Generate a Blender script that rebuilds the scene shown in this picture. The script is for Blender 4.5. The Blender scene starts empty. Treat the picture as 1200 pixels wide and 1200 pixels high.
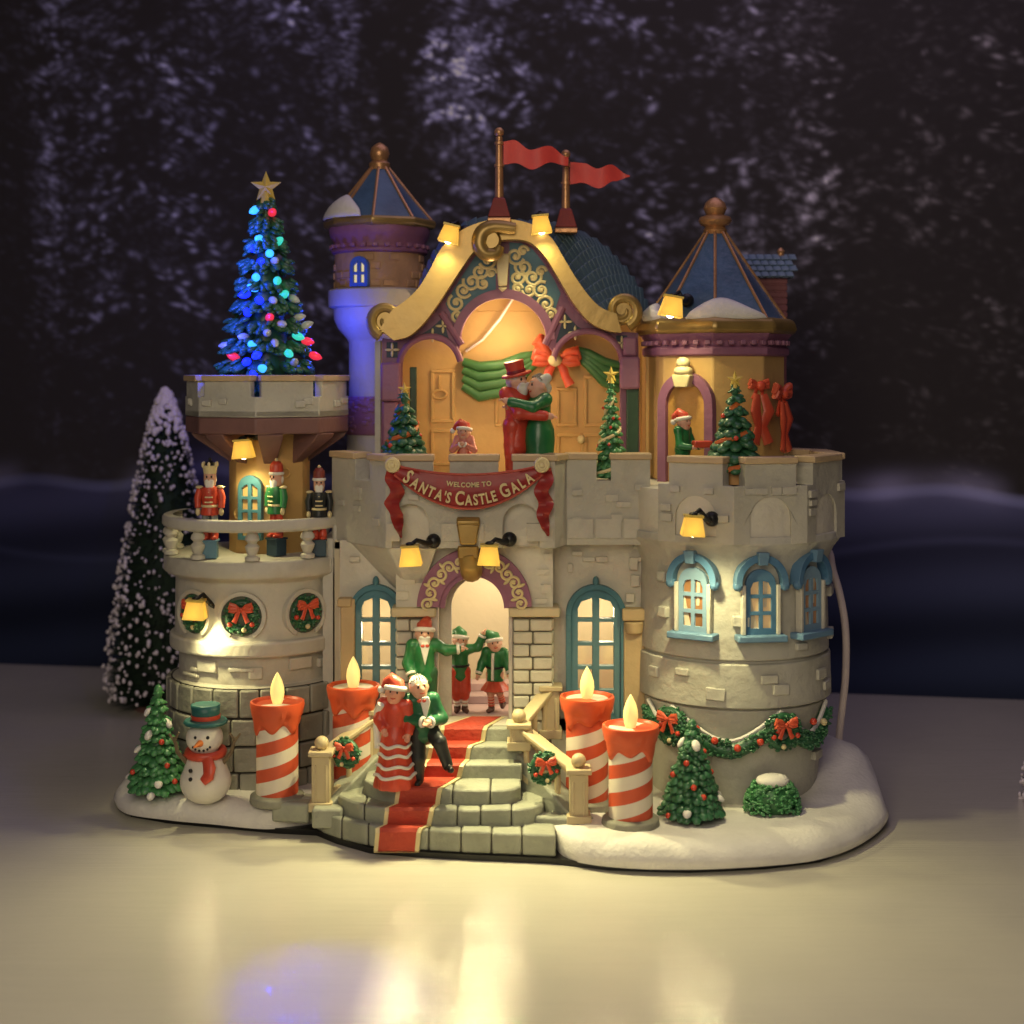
import bpy, bmesh, math, random
import numpy as np
from mathutils import Vector, Matrix
from mathutils.geometry import tessellate_polygon

# ---------------------------------------------------------------- camera, world, light, exposure
S = 0.035                      # metres per design unit (the whole castle is about 32 cm wide)
D, EYE = 17.0, 5.07            # camera distance and height in design units
PI = math.pi
R_ = math.radians
random.seed(7)
rng = np.random.default_rng(11)
scene = bpy.context.scene
COL = scene.collection

cam_d = bpy.data.cameras.new('camera')
cam = bpy.data.objects.new('camera', cam_d)
COL.objects.link(cam)
cam.location = (0, -D*S, EYE*S)
cam.rotation_euler = (R_(90), 0, 0)
cam_d.sensor_width = 36
cam_d.lens = 51
cam_d.shift_y = -160/1200
cam_d.clip_start = .01
cam_d.clip_end = 100
cam_d.dof.use_dof = True
cam_d.dof.focus_distance = (D-.5)*S
cam_d.dof.aperture_fstop = 11
scene.camera = cam

world = bpy.data.worlds.new('World')
scene.world = world
world.use_nodes = True
bg = world.node_tree.nodes['Background']
bg.inputs[0].default_value = (.62, .50, .66, 1)
bg.inputs[1].default_value = .03

vs = scene.view_settings
vs.view_transform = 'Standard'
vs.look = 'None'
vs.exposure = 0
vs.gamma = 1
vs.use_curve_mapping = False
cy = scene.cycles
cy.use_denoising = True
cy.max_bounces = 6
cy.diffuse_bounces = 3
cy.glossy_bounces = 3
cy.transmission_bounces = 4
cy.transparent_max_bounces = 8
cy.caustics_reflective = False
cy.caustics_refractive = False
cy.sample_clamp_indirect = 4

def lamp(name, kind, loc, energy, color, size=.05, target=None, spot=None, blend=.6, parent=None, size_y=None):
    d = bpy.data.lights.new(name, kind)
    d.energy = energy*S*S
    d.color = color
    if kind == 'AREA':
        d.shape = 'RECTANGLE'; d.size = size*S; d.size_y = (size_y or size)*S
    else:
        d.shadow_soft_size = size*S
    if kind == 'SPOT':
        d.spot_size = R_(spot); d.spot_blend = blend
    o = bpy.data.objects.new(name, d)
    COL.objects.link(o)
    o.location = Vector(loc)*S
    if target is not None:
        dv = Vector(target)-Vector(loc)
        o.rotation_euler = dv.to_track_quat('-Z', 'Y').to_euler()
    if parent:
        o.parent = parent
    return o

# dim room light: a broad soft lamp in front, a faint one over the backdrop
lamp('room_light', 'AREA', (-2.2, -16, 8.5), 900, (1.0, .85, .64), 8, target=(0, 0, 2.5))
lamp('ceiling_light', 'AREA', (3, 1, 17), 380, (.80, .62, 1.0), 12, target=(1, 3, 2))

# ---------------------------------------------------------------- helpers
def kk(Y): return (D+Y)/D
def WX(px, Y): return (px-600)/100*kk(Y)
def WZ(py, Y): return EYE-(py-440)/100*kk(Y)
def W(px, py, Y): return Vector((WX(px, Y), Y, WZ(py, Y)))
def P2(pts, Y): return [(WX(a, Y), WZ(b, Y)) for a, b in pts]

class MB:
    def __init__(s):
        s.v, s.f, s.mi, s.cur, s.M = [], [], [], 0, None
    def add(s, vs_, fs):
        n = len(s.v)
        if s.M is not None:
            vs_ = [s.M @ Vector(v) for v in vs_]
        s.v.extend([tuple(v) for v in vs_])
        s.f.extend([tuple(i+n for i in f) for f in fs])
        s.mi.extend([s.cur]*len(fs))
        return s
    def bx(s, x0, x1, y0, y1, z0, z1):
        return s.add([(x0,y0,z0),(x1,y0,z0),(x1,y1,z0),(x0,y1,z0),(x0,y0,z1),(x1,y0,z1),(x1,y1,z1),(x0,y1,z1)],
                     [(3,2,1,0),(4,5,6,7),(0,1,5,4),(1,2,6,5),(2,3,7,6),(3,0,4,7)])
    def box(s, c, size, M=None, taper=1.0):
        a, b, h = size[0]/2, size[1]/2, size[2]/2
        t = taper
        vv = [Vector(p) for p in ((-a,-b,-h),(a,-b,-h),(a,b,-h),(-a,b,-h),(-a*t,-b*t,h),(a*t,-b*t,h),(a*t,b*t,h),(-a*t,b*t,h))]
        if M is not None:
            vv = [M @ p for p in vv]
        return s.add([p+Vector(c) for p in vv], [(3,2,1,0),(4,5,6,7),(0,1,5,4),(1,2,6,5),(2,3,7,6),(3,0,4,7)])
    def lathe(s, prof, c=(0,0,0), n=32, a0=0.0, a1=None, M=None, ripple=None):
        full = a1 is None
        m = n if full else n+1
        aa = [a0+(2*PI*i/n if full else (a1-a0)*i/n) for i in range(m)]
        vv = []
        for r, z in prof:
            for a in aa:
                rr = r if ripple is None else r*(1+ripple(a, z))
                p = Vector((rr*math.sin(a), -rr*math.cos(a), z))
                if M is not None: p = M @ p
                vv.append(p+Vector(c))
        ff = []
        for j in range(len(prof)-1):
            for i in range(n):
                i2 = (i+1) % m
                if not full and i == m-1: continue
                ff.append((j*m+i, j*m+i2, (j+1)*m+i2, (j+1)*m+i))
        if full:
            ff.append(tuple(reversed(range(m))))
            ff.append(tuple((len(prof)-1)*m+i for i in range(m)))
        return s.add(vv, ff)
    def tube(s, pts, r, n=8, closed=False, flat=1.0):
        pts = [Vector(p) for p in pts]
        N = len(pts)
        rs = list(r) if isinstance(r, (list, tuple)) else [r]*N
        T = []
        for i in range(N):
            if closed: t = pts[(i+1) % N]-pts[i-1]
            else: t = pts[min(i+1, N-1)]-pts[max(i-1, 0)]
            T.append(t.normalized() if t.length > 1e-9 else Vector((0,0,1)))
        up = Vector((0,1,0)) if abs(T[0].y) < .9 else Vector((1,0,0))
        u = (up-T[0]*up.dot(T[0])).normalized()
        vv, ff = [], []
        for i in range(N):
            u = u-T[i]*u.dot(T[i])
            if u.length < 1e-6: u = T[i].orthogonal()
            u.normalize()
            w = T[i].cross(u)
            for j in range(n):
                a = 2*PI*j/n
                vv.append(pts[i]+(u*math.cos(a)*flat+w*math.sin(a))*rs[i])
        for i in range(N if closed else N-1):
            i2 = (i+1) % N
            for j in range(n):
                j2 = (j+1) % n
                ff.append((i*n+j, i*n+j2, i2*n+j2, i2*n+j))
        if not closed:
            ff.append(tuple(reversed(range(n))))
            ff.append(tuple((N-1)*n+j for j in range(n)))
        return s.add(vv, ff)
    def ring(s, c, R, r, M=None, n=24, m=8, sy=1.0):
        M = M or Matrix.Identity(3)
        return s.tube([Vector(c)+M @ Vector((R*math.cos(2*PI*i/n), R*sy*math.sin(2*PI*i/n), 0)) for i in range(n)], r, m, True)
    def ell(s, c, r, M=None, nu=12, nv=8):
        if not isinstance(r, (tuple, list)): r = (r, r, r)
        vv, ff = [], []
        c = Vector(c)
        def q(p):
            p = Vector((p[0]*r[0], p[1]*r[1], p[2]*r[2]))
            return c+(M @ p if M is not None else p)
        vv.append(q((0,0,-1)))
        for i in range(1, nv):
            t = -PI/2+PI*i/nv
            for j in range(nu):
                a = 2*PI*j/nu
                vv.append(q((math.cos(t)*math.cos(a), math.cos(t)*math.sin(a), math.sin(t))))
        vv.append(q((0,0,1)))
        for j in range(nu):
            j2 = (j+1) % nu
            ff.append((0, 1+j2, 1+j))
            for i in range(nv-2):
                ff.append((1+i*nu+j, 1+i*nu+j2, 1+(i+1)*nu+j2, 1+(i+1)*nu+j))
            ff.append((1+(nv-2)*nu+j, 1+(nv-2)*nu+j2, len(vv)-1))
        return s.add(vv, ff)
    def slab(s, outer, y0, y1, holes=()):
        loops = [list(outer)]+[list(h) for h in holes]
        flat = [p for l in loops for p in l]
        tris = tessellate_polygon([[Vector((p[0], p[1], 0)) for p in l] for l in loops])
        n = len(flat)
        vv = [(p[0], y0, p[1]) for p in flat]+[(p[0], y1, p[1]) for p in flat]
        ff = [tuple(t) for t in tris]+[tuple(i+n for i in reversed(t)) for t in tris]
        o = 0
        for l in loops:
            m = len(l)
            for i in range(m):
                a, b = o+i, o+(i+1) % m
                ff.append((a, b, b+n, a+n))
            o += m
        return s.add(vv, ff)
    def plan(s, poly, z0, z1, scale1=None, c=None):
        m = len(poly)
        vv = [(p[0], p[1], z0) for p in poly]
        if scale1 is None: vv += [(p[0], p[1], z1) for p in poly]
        else: vv += [(c[0]+(p[0]-c[0])*scale1, c[1]+(p[1]-c[1])*scale1, z1) for p in poly]
        ff = [tuple(reversed(range(m))), tuple(m+i for i in range(m))]
        ff += [(i, (i+1) % m, m+(i+1) % m, m+i) for i in range(m)]
        return s.add(vv, ff)

def mesh_of(name, mb):
    me = bpy.data.meshes.new(name)
    v = np.asarray(mb.v, dtype=float)*S
    me.from_pydata(v.tolist(), [], mb.f)
    return me

def build(name, mb, m, parent=None, loc=(0,0,0), rotz=0, smooth=40, bevel=0, label=None, segs=2, recalc=True):
    me = mesh_of(name, mb)
    me.polygons.foreach_set('material_index', mb.mi)
    if recalc:
        b = bmesh.new(); b.from_mesh(me)
        bmesh.ops.recalc_face_normals(b, faces=b.faces)
        b.to_mesh(me); b.free()
    for q in (m if isinstance(m, (list, tuple)) else [m]):
        me.materials.append(q)
    me.shade_smooth()
    me.set_sharp_from_angle(angle=R_(smooth))
    o = bpy.data.objects.new(name, me)
    COL.objects.link(o)
    if parent is not None: o.parent = parent
    o.location = Vector(loc)*S
    o.rotation_euler = (0, 0, rotz)
    if bevel:
        bm_ = o.modifiers.new('bevel', 'BEVEL')
        bm_.width = bevel*S; bm_.segments = segs; bm_.limit_method = 'ANGLE'; bm_.angle_limit = R_(35)
        bm_.harden_normals = False
    if label: o['label'] = label
    return o

def thing(name, label, cat, loc=(0,0,0), rotz=0, group=None, scale=1):
    o = bpy.data.objects.new(name, None)
    COL.objects.link(o)
    o.empty_display_size = .01
    o.location = Vector(loc)*S
    o.rotation_euler = (0, 0, rotz)
    o.scale = (scale,)*3
    o['label'] = label; o['category'] = cat
    if group: o['group'] = group
    return o

def tag(o, label, cat, group=None):
    o['label'] = label; o['category'] = cat
    if group: o['group'] = group
    return o

def copy_tree(o, parent=None):
    c = o.copy(); COL.objects.link(c)
    if parent is not None: c.parent = parent
    for ch in list(o.children):
        copy_tree(ch, c)
    return c

def dup(o, label, loc, rotz=0, scale=1, group=None):
    c = copy_tree(o)
    c.location = Vector(loc)*S; c.rotation_euler = (0, 0, rotz); c.scale = (scale,)*3
    c['label'] = label
    if group: c['group'] = group
    return c

def rotm(axis, deg): return Matrix.Rotation(R_(deg), 3, axis)
def dirm(d, up=(0,0,1)):
    z = Vector(d).normalized()
    return z.to_track_quat('Z', 'Y').to_matrix()

# ---------------------------------------------------------------- materials (all node based)
MATS = {}
def mat(name, col, rough=.5, var=.14, vscale=3.0, bump=.25, bscale=14.0, metal=0.0, emit=0.0, ecol=None,
        dirt=.0, dirtcol=(.05,.04,.03), spec=.4, sss=0.0, coat=0.0, edge=0.0, edgecol=(.8,.75,.65)):
    m = bpy.data.materials.new(name); MATS[name] = m
    m.use_nodes = True
    nt = m.node_tree; N = nt.nodes; L = nt.links
    b = N['Principled BSDF']
    tc = N.new('ShaderNodeTexCoord')
    n1 = N.new('ShaderNodeTexNoise'); n1.inputs['Scale'].default_value = vscale/S; n1.inputs['Detail'].default_value = 5
    L.new(tc.outputs['Object'], n1.inputs['Vector'])
    cr = N.new('ShaderNodeValToRGB')
    lo = [c*(1-var) for c in col]; hi = [min(1, c*(1+var)) for c in col]
    cr.color_ramp.elements[0].position = .3; cr.color_ramp.elements[0].color = (*lo, 1)
    cr.color_ramp.elements[1].position = .7; cr.color_ramp.elements[1].color = (*hi, 1)
    L.new(n1.outputs['Fac'], cr.inputs['Fac'])
    out = cr.outputs['Color']
    if dirt:
        n2 = N.new('ShaderNodeTexNoise'); n2.inputs['Scale'].default_value = vscale*2.3/S; n2.inputs['Detail'].default_value = 8
        n2.inputs['Roughness'].default_value = .7
        L.new(tc.outputs['Object'], n2.inputs['Vector'])
        r2 = N.new('ShaderNodeValToRGB'); r2.color_ramp.elements[0].position = .52; r2.color_ramp.elements[1].position = .75
        L.new(n2.outputs['Fac'], r2.inputs['Fac'])
        mul = N.new('ShaderNodeMath'); mul.operation = 'MULTIPLY'; mul.inputs[1].default_value = dirt
        L.new(r2.outputs['Color'], mul.inputs[0])
        mx = N.new('ShaderNodeMixRGB'); L.new(mul.outputs[0], mx.inputs['Fac']); L.new(out, mx.inputs[1]); mx.inputs[2].default_value = (*dirtcol, 1)
        out = mx.outputs[0]
    if edge:
        g = N.new('ShaderNodeNewGeometry')
        r3 = N.new('ShaderNodeValToRGB'); r3.color_ramp.elements[0].position = .53; r3.color_ramp.elements[1].position = .62
        L.new(g.outputs['Pointiness'], r3.inputs['Fac'])
        mul3 = N.new('ShaderNodeMath'); mul3.operation = 'MULTIPLY'; mul3.inputs[1].default_value = edge
        L.new(r3.outputs['Color'], mul3.inputs[0])
        mx3 = N.new('ShaderNodeMixRGB'); L.new(mul3.outputs[0], mx3.inputs['Fac']); L.new(out, mx3.inputs[1]); mx3.inputs[2].default_value = (*edgecol, 1)
        out = mx3.outputs[0]
    L.new(out, b.inputs['Base Color'])
    rr = N.new('ShaderNodeMapRange'); rr.inputs['To Min'].default_value = max(.03, rough-.1); rr.inputs['To Max'].default_value = min(1, rough+.12)
    L.new(n1.outputs['Fac'], rr.inputs['Value']); L.new(rr.outputs[0], b.inputs['Roughness'])
    b.inputs['Metallic'].default_value = metal
    b.inputs['Specular IOR Level'].default_value = spec
    if coat: b.inputs['Coat Weight'].default_value = coat; b.inputs['Coat Roughness'].default_value = .2
    if sss:
        b.inputs['Subsurface Weight'].default_value = sss
        b.inputs['Subsurface Radius'].default_value = (1, .5, .3)
        b.inputs['Subsurface Scale'].default_value = .08*S
    if emit:
        b.inputs['Emission Color'].default_value = (*(ecol or col), 1)
        b.inputs['Emission Strength'].default_value = emit
    if bump:
        n3 = N.new('ShaderNodeTexNoise'); n3.inputs['Scale'].default_value = bscale/S; n3.inputs['Detail'].default_value = 4
        L.new(tc.outputs['Object'], n3.inputs['Vector'])
        bp = N.new('ShaderNodeBump'); bp.inputs['Strength'].default_value = bump; bp.inputs['Distance'].default_value = .03*S
        L.new(n3.outputs['Fac'], bp.inputs['Height']); L.new(bp.outputs[0], b.inputs['Normal'])
    return m

STONE = mat('castle_stone', (.46,.445,.385), .62, .13, 1.1, .6, 9, dirt=.32, dirtcol=(.2,.17,.12), edge=.25)
STONE2 = mat('castle_stone_warm', (.52,.49,.41), .6, .13, 1.1, .55, 9, dirt=.28, dirtcol=(.25,.18,.1), edge=.25)
BLOCK = mat('grey_block', (.23,.225,.18), .6, .16, 1.6, .6, 10, dirt=.35, dirtcol=(.1,.09,.06), edge=.6, edgecol=(.5,.48,.4))
JOINT = mat('block_joint', (.05,.045,.035), .8)
STEPM = mat('step_stone', (.27,.28,.22), .6, .14, 2, .6, 10, dirt=.3, dirtcol=(.12,.12,.09), edge=.4, edgecol=(.5,.5,.42))
BRICK = mat('cream_brick', (.56,.53,.42), .55, .12, 2, .4, 12, dirt=.25, dirtcol=(.3,.26,.16), edge=.3)
TAN = mat('tan_coping', (.52,.38,.22), .5, .12, 2, .3, 10, dirt=.15, dirtcol=(.3,.2,.1))
PURPLE = mat('mauve_paint', (.25,.10,.17), .5, .16, 2, .35, 10, edge=.2, edgecol=(.5,.3,.35))
BROWN = mat('brown_mauve', (.19,.095,.085), .5, .15, 2, .35, 9)
GOLD = mat('gold_paint', (.36,.235,.07), .36, .18, 3, .12, 9, metal=.5, spec=.6)
GOLDP = mat('pale_gold', (.68,.57,.31), .45, .12, 3, .3, 12, metal=.05)
COPPER = mat('copper_paint', (.52,.27,.12), .35, .16, 3, .25, 12, metal=.5)
ROOFB = mat('blue_roof', (.055,.105,.19), .36, .3, 2.2, .35, 12, dirt=.25, dirtcol=(.02,.05,.08), edge=.5, edgecol=(.3,.4,.45))
SLATE = mat('teal_tiles', (.035,.075,.105), .34, .3, 3, .3, 12, edge=.5, edgecol=(.25,.35,.38))
TEAL = mat('teal_frame', (.05,.155,.20), .45, .14, 3, .25, 12, edge=.3, edgecol=(.3,.5,.5))
WBLUE = mat('blue_frame', (.065,.16,.28), .45, .16, 3, .3, 12, edge=.4, edgecol=(.4,.55,.65))
PANELB = mat('panel_blue', (.075,.165,.22), .5, .2, 3, .3, 12)
NAVY = mat('panel_navy', (.02,.035,.06), .5, .2, 3, .2, 12)
ORANGE = mat('ochre_wall', (.56,.35,.13), .6, .12, 1.2, .25, 8, dirt=.18, dirtcol=(.4,.22,.08))
OBRICK = mat('orange_brick', (.42,.24,.13), .6, .2, 3, .5, 10)
HALL = mat('hall_wall', (.56,.48,.34), .6, .07, 1.2, .2, 8)
DGREEN = mat('dark_green_post', (.025,.06,.035), .5, .2, 3)
RED = mat('red_paint', (.54,.055,.026), .38, .22, 4, .3, 14, spec=.5, dirt=.3, dirtcol=(.22,.015,.012), edge=.2, edgecol=(.7,.18,.1))
REDO = mat('candle_red', (.60,.09,.03), .4, .12, 2, .25, 8, sss=.1)
CARPET = mat('red_carpet', (.40,.045,.022), .62, .14, 3, .5, 16)
BANNERM = mat('banner_red', (.27,.018,.02), .42, .14, 3, .25, 10, edge=.35, edgecol=(.5,.08,.05))
FLAGM = mat('flag_red', (.74,.075,.06), .5, .1, 2, .15, 8)
GREEN = mat('green_coat', (.018,.15,.045), .34, .28, 4, .3, 14, spec=.5, dirt=.3, dirtcol=(.006,.05,.02), edge=.2, edgecol=(.1,.35,.14))
GREEND = mat('green_trousers', (.02,.075,.035), .4, .2, 3, .2, 12)
SWAGM = mat('green_swag', (.035,.13,.04), .42, .2, 3, .25, 12, edge=.3, edgecol=(.15,.35,.12))
FIR = mat('fir_green', (.025,.125,.04), .36, .5, 4, .3, 14, spec=.55, edge=.5, edgecol=(.12,.36,.14))
FIRD = mat('fir_dark', (.016,.085,.036), .36, .5, 4, .3, 14, spec=.55, edge=.25, edgecol=(.1,.28,.13))
FIRX = mat('brush_green', (.012,.028,.014), .8, .4, 4, 0)
BLACK = mat('black_plastic', (.012,.012,.012), .35, .2, 3, .1)
CHAR = mat('black_trousers', (.022,.024,.024), .38, .2, 3, .1)
SKIN = mat('skin', (.66,.36,.25), .42, .08, 3, .1, 10, sss=.15)
WHITE = mat('white_paint', (.74,.70,.62), .5, .08, 3, .25, 12)
GREYH = mat('grey_hair', (.56,.54,.48), .5, .12, 6, .4, 20)
SNOW = mat('snow_paint', (.74,.71,.66), .6, .10, 2.2, .35, 22, dirt=.15, dirtcol=(.5,.46,.4))
FROST = mat('frost', (.82,.74,.78), .7, .06, 3, .2)
CREAMW = mat('cream_rail', (.50,.40,.23), .5, .1, 2, .25, 9, edge=.3, edgecol=(.7,.6,.4))
STARM = mat('gold_star', (.72,.52,.10), .4, .12, 4, .2, 12, metal=.05)
REDB = mat('red_bauble', (.60,.06,.03), .25, .1, 4, 0, spec=.6)
ORIB = mat('orange_ribbon', (.55,.14,.035), .4, .15, 4, .2)
BOWM = mat('red_bow', (.60,.055,.025), .38, .15, 3, .2, edge=.3, edgecol=(.8,.25,.12))
CARROT = mat('carrot', (.75,.22,.05), .45, .1, 4, .1)
HATT = mat('teal_hat', (.025,.115,.11), .4, .15, 3, .2)
WIRE = mat('white_cord', (.66,.56,.54), .5, .05, 3, 0)
ROSE = mat('pink_stage', (.5,.36,.36), .6, .1, 2, .2)
FLAME = mat('lit_flame', (.9,.75,.3), .45, .05, 3, 0, emit=.62, ecol=(1,.74,.24))
SHADE = mat('lit_shade', (.80,.60,.20), .5, .08, 3, .15, emit=.5, ecol=(1,.60,.10))
BULBW = mat('lit_bulb', (1,.9,.7), .4, .02, 3, 0, emit=16, ecol=(1,.80,.42))
BBLUE = mat('blue_bulb', (.01,.03,.9), .25, .05, 3, 0, emit=2.6, ecol=(.008,.02,1))
BTEAL = mat('teal_bulb', (.05,.5,.4), .25, .05, 3, 0, emit=.75, ecol=(.05,.75,.55))
BCYAN = mat('cyan_bulb', (.05,.4,.9), .25, .05, 3, 0, emit=1.8, ecol=(.04,.34,1))
BRED = mat('red_bulb', (.7,.03,.05), .25, .05, 3, 0, emit=.7, ecol=(1,.04,.08))
BCLEAR = mat('clear_bulb', (.55,.6,.5), .15, .05, 3, 0, spec=.7)
LITPANE = mat('lit_pane', (.62,.42,.20), .3, .35, 2.5, .1, 6, emit=.16, ecol=(1,.62,.3))
DARKPANE = mat('brown_pane', (.22,.11,.045), .3, .6, 3, .1, 6, emit=.05, ecol=(1,.45,.2))

def shade_mat():
    m = bpy.data.materials.new('lit_shade'); m.use_nodes = True
    nt = m.node_tree; N = nt.nodes; L = nt.links
    for n in list(N): N.remove(n)
    o = N.new('ShaderNodeOutputMaterial'); a1 = N.new('ShaderNodeAddShader'); mx = N.new('ShaderNodeMixShader')
    d = N.new('ShaderNodeBsdfDiffuse'); t = N.new('ShaderNodeBsdfTranslucent'); e = N.new('ShaderNodeEmission')
    tc = N.new('ShaderNodeTexCoord'); nz = N.new('ShaderNodeTexNoise'); nz.inputs['Scale'].default_value = 5/S; L.new(tc.outputs['Object'], nz.inputs['Vector'])
    cr = N.new('ShaderNodeValToRGB'); cr.color_ramp.elements[0].color = (.72,.54,.18,1); cr.color_ramp.elements[1].color = (.88,.74,.32,1)
    L.new(nz.outputs['Fac'], cr.inputs['Fac']); L.new(cr.outputs[0], d.inputs[0]); L.new(cr.outputs[0], t.inputs[0])
    e.inputs[0].default_value = (1,.68,.13,1); e.inputs[1].default_value = .26
    mx.inputs[0].default_value = .55
    L.new(d.outputs[0], mx.inputs[1]); L.new(t.outputs[0], mx.inputs[2]); L.new(mx.outputs[0], a1.inputs[0]); L.new(e.outputs[0], a1.inputs[1]); L.new(a1.outputs[0], o.inputs[0])
    return m
SHADE = shade_mat()
def glass():
    m = bpy.data.materials.new('clear_pane'); m.use_nodes = True
    nt = m.node_tree; N = nt.nodes; L = nt.links
    for n in list(N): N.remove(n)
    o = N.new('ShaderNodeOutputMaterial'); mx = N.new('ShaderNodeMixShader')
    t = N.new('ShaderNodeBsdfTransparent'); g = N.new('ShaderNodeBsdfGlossy')
    t.inputs[0].default_value = (.95,.93,.88,1); g.inputs['Roughness'].default_value = .12
    mx.inputs[0].default_value = .07
    L.new(t.outputs[0], mx.inputs[1]); L.new(g.outputs[0], mx.inputs[2]); L.new(mx.outputs[0], o.inputs[0])
    return m
GLASS = glass()

def candy():
    m = mat('candy_stripe', (.7,.66,.58), .45, .05, 3, .25, 8)
    nt = m.node_tree; N = nt.nodes; L = nt.links; b = N['Principled BSDF']
    tc = N.new('ShaderNodeTexCoord'); sx = N.new('ShaderNodeSeparateXYZ'); L.new(tc.outputs['Object'], sx.inputs[0])
    at = N.new('ShaderNodeMath'); at.operation = 'ARCTAN2'; L.new(sx.outputs['X'], at.inputs[0])
    ng = N.new('ShaderNodeMath'); ng.operation = 'MULTIPLY'; ng.inputs[1].default_value = -1; L.new(sx.outputs['Y'], ng.inputs[0]); L.new(ng.outputs[0], at.inputs[1])
    a1 = N.new('ShaderNodeMath'); a1.operation = 'MULTIPLY'; a1.inputs[1].default_value = -.72/PI; L.new(at.outputs[0], a1.inputs[0])
    z1 = N.new('ShaderNodeMath'); z1.operation = 'MULTIPLY'; z1.inputs[1].default_value = 1/(.29*S); L.new(sx.outputs['Z'], z1.inputs[0])
    ad = N.new('ShaderNodeMath'); ad.operation = 'ADD'; L.new(a1.outputs[0], ad.inputs[0]); L.new(z1.outputs[0], ad.inputs[1])
    fr = N.new('ShaderNodeMath'); fr.operation = 'FRACT'; L.new(ad.outputs[0], fr.inputs[0])
    gt = N.new('ShaderNodeMath'); gt.operation = 'GREATER_THAN'; gt.inputs[1].default_value = .5; L.new(fr.outputs[0], gt.inputs[0])
    mx = N.new('ShaderNodeMixRGB'); mx.inputs[1].default_value = (.56,.085,.035,1); mx.inputs[2].default_value = (.72,.64,.53,1)
    L.new(gt.outputs[0], mx.inputs['Fac']); L.new(mx.outputs[0], b.inputs['Base Color'])
    return m
CANDY = candy()

# ---------------------------------------------------------------- signed distance modelling for small figures
def prim_dist(p, G):
    if p[0] == 'e':
        _, c, r, M = p
        q = G-np.array(c)
        if M is not None: q = q @ np.array(M)
        r = np.array(r)
        k0 = np.linalg.norm(q/r, axis=-1); k1 = np.linalg.norm(q/(r*r), axis=-1)
        return k0*(k0-1)/np.maximum(k1, 1e-6)
    _, a, b, ra, rb = p
    a = np.array(a, float); b = np.array(b, float)
    ab = b-a; q = G-a
    t = np.clip((q @ ab)/max(ab @ ab, 1e-9), 0, 1)
    return np.linalg.norm(q-t[..., None]*ab, axis=-1)-(ra+(rb-ra)*t)

def sdf_add(mb, prims, cell=.014, k=.03):
    lo = np.full(3, 1e9); hi = -lo
    for p in prims:
        if p[0] == 'e':
            c = np.array(p[1]); r = max(p[2]); lo = np.minimum(lo, c-r); hi = np.maximum(hi, c+r)
        else:
            r = max(p[3], p[4])
            for e in (p[1], p[2]):
                lo = np.minimum(lo, np.array(e)-r); hi = np.maximum(hi, np.array(e)+r)
    lo -= 3*cell+k*.5; hi += 3*cell+k*.5
    ax = [np.arange(lo[i], hi[i]+cell, cell) for i in range(3)]
    G = np.stack(np.meshgrid(*ax, indexing='ij'), -1)
    d = None
    for p in prims:
        e = prim_dist(p, G)
        if d is None: d = e
        else:
            h = np.maximum(k-np.abs(d-e), 0)/k
            d = np.minimum(d, e)-h*h*k*.25
    s = d < 0
    cnt = sum(s[i:s.shape[0]-1+i, j:s.shape[1]-1+j, l:s.shape[2]-1+l].astype(int) for i in (0,1) for j in (0,1) for l in (0,1))
    act = (cnt > 0) & (cnt < 8)
    ids = np.argwhere(act)
    idx = np.full(act.shape, -1); idx[act] = np.arange(len(ids))
    pos = np.zeros((len(ids), 3)); num = np.zeros(len(ids))
    for a in range(3):
        for u in (0,1):
            for w in (0,1):
                c0 = [0,0,0]; o = [i for i in range(3) if i != a]
                c0[o[0]] = u; c0[o[1]] = w
                c1 = list(c0); c1[a] = 1
                d0 = d[tuple((ids+c0).T)]; d1 = d[tuple((ids+c1).T)]
                m_ = (d0 < 0) != (d1 < 0)
                t = np.where(m_, d0/np.where(d0-d1 == 0, 1, d0-d1), 0)
                p = np.array(c0)+t[:, None]*(np.array(c1)-np.array(c0))
                pos[m_] += p[m_]; num[m_] += 1
    pos = (ids+pos/num[:, None])*cell+np.array([x[0] for x in ax])
    quads = []
    for a in range(3):
        sl0 = [slice(None)]*3; sl1 = [slice(None)]*3
        sl0[a] = slice(0, -1); sl1[a] = slice(1, None)
        E = np.argwhere(s[tuple(sl0)] != s[tuple(sl1)])
        o = [i for i in range(3) if i != a]
        q = []
        for du, dw in ((-1,-1),(0,-1),(0,0),(-1,0)):
            c = E.copy(); c[:, o[0]] += du; c[:, o[1]] += dw
            q.append(idx[tuple(c.T)])
        quads.append(np.stack(q, 1))
    quads = np.concatenate(quads)
    mb.add(pos.tolist(), quads.tolist())
    return mb
# ---------------------------------------------------------------- setting: table and printed winter backdrop
def structure(o): o['kind'] = 'structure'; return o

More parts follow.
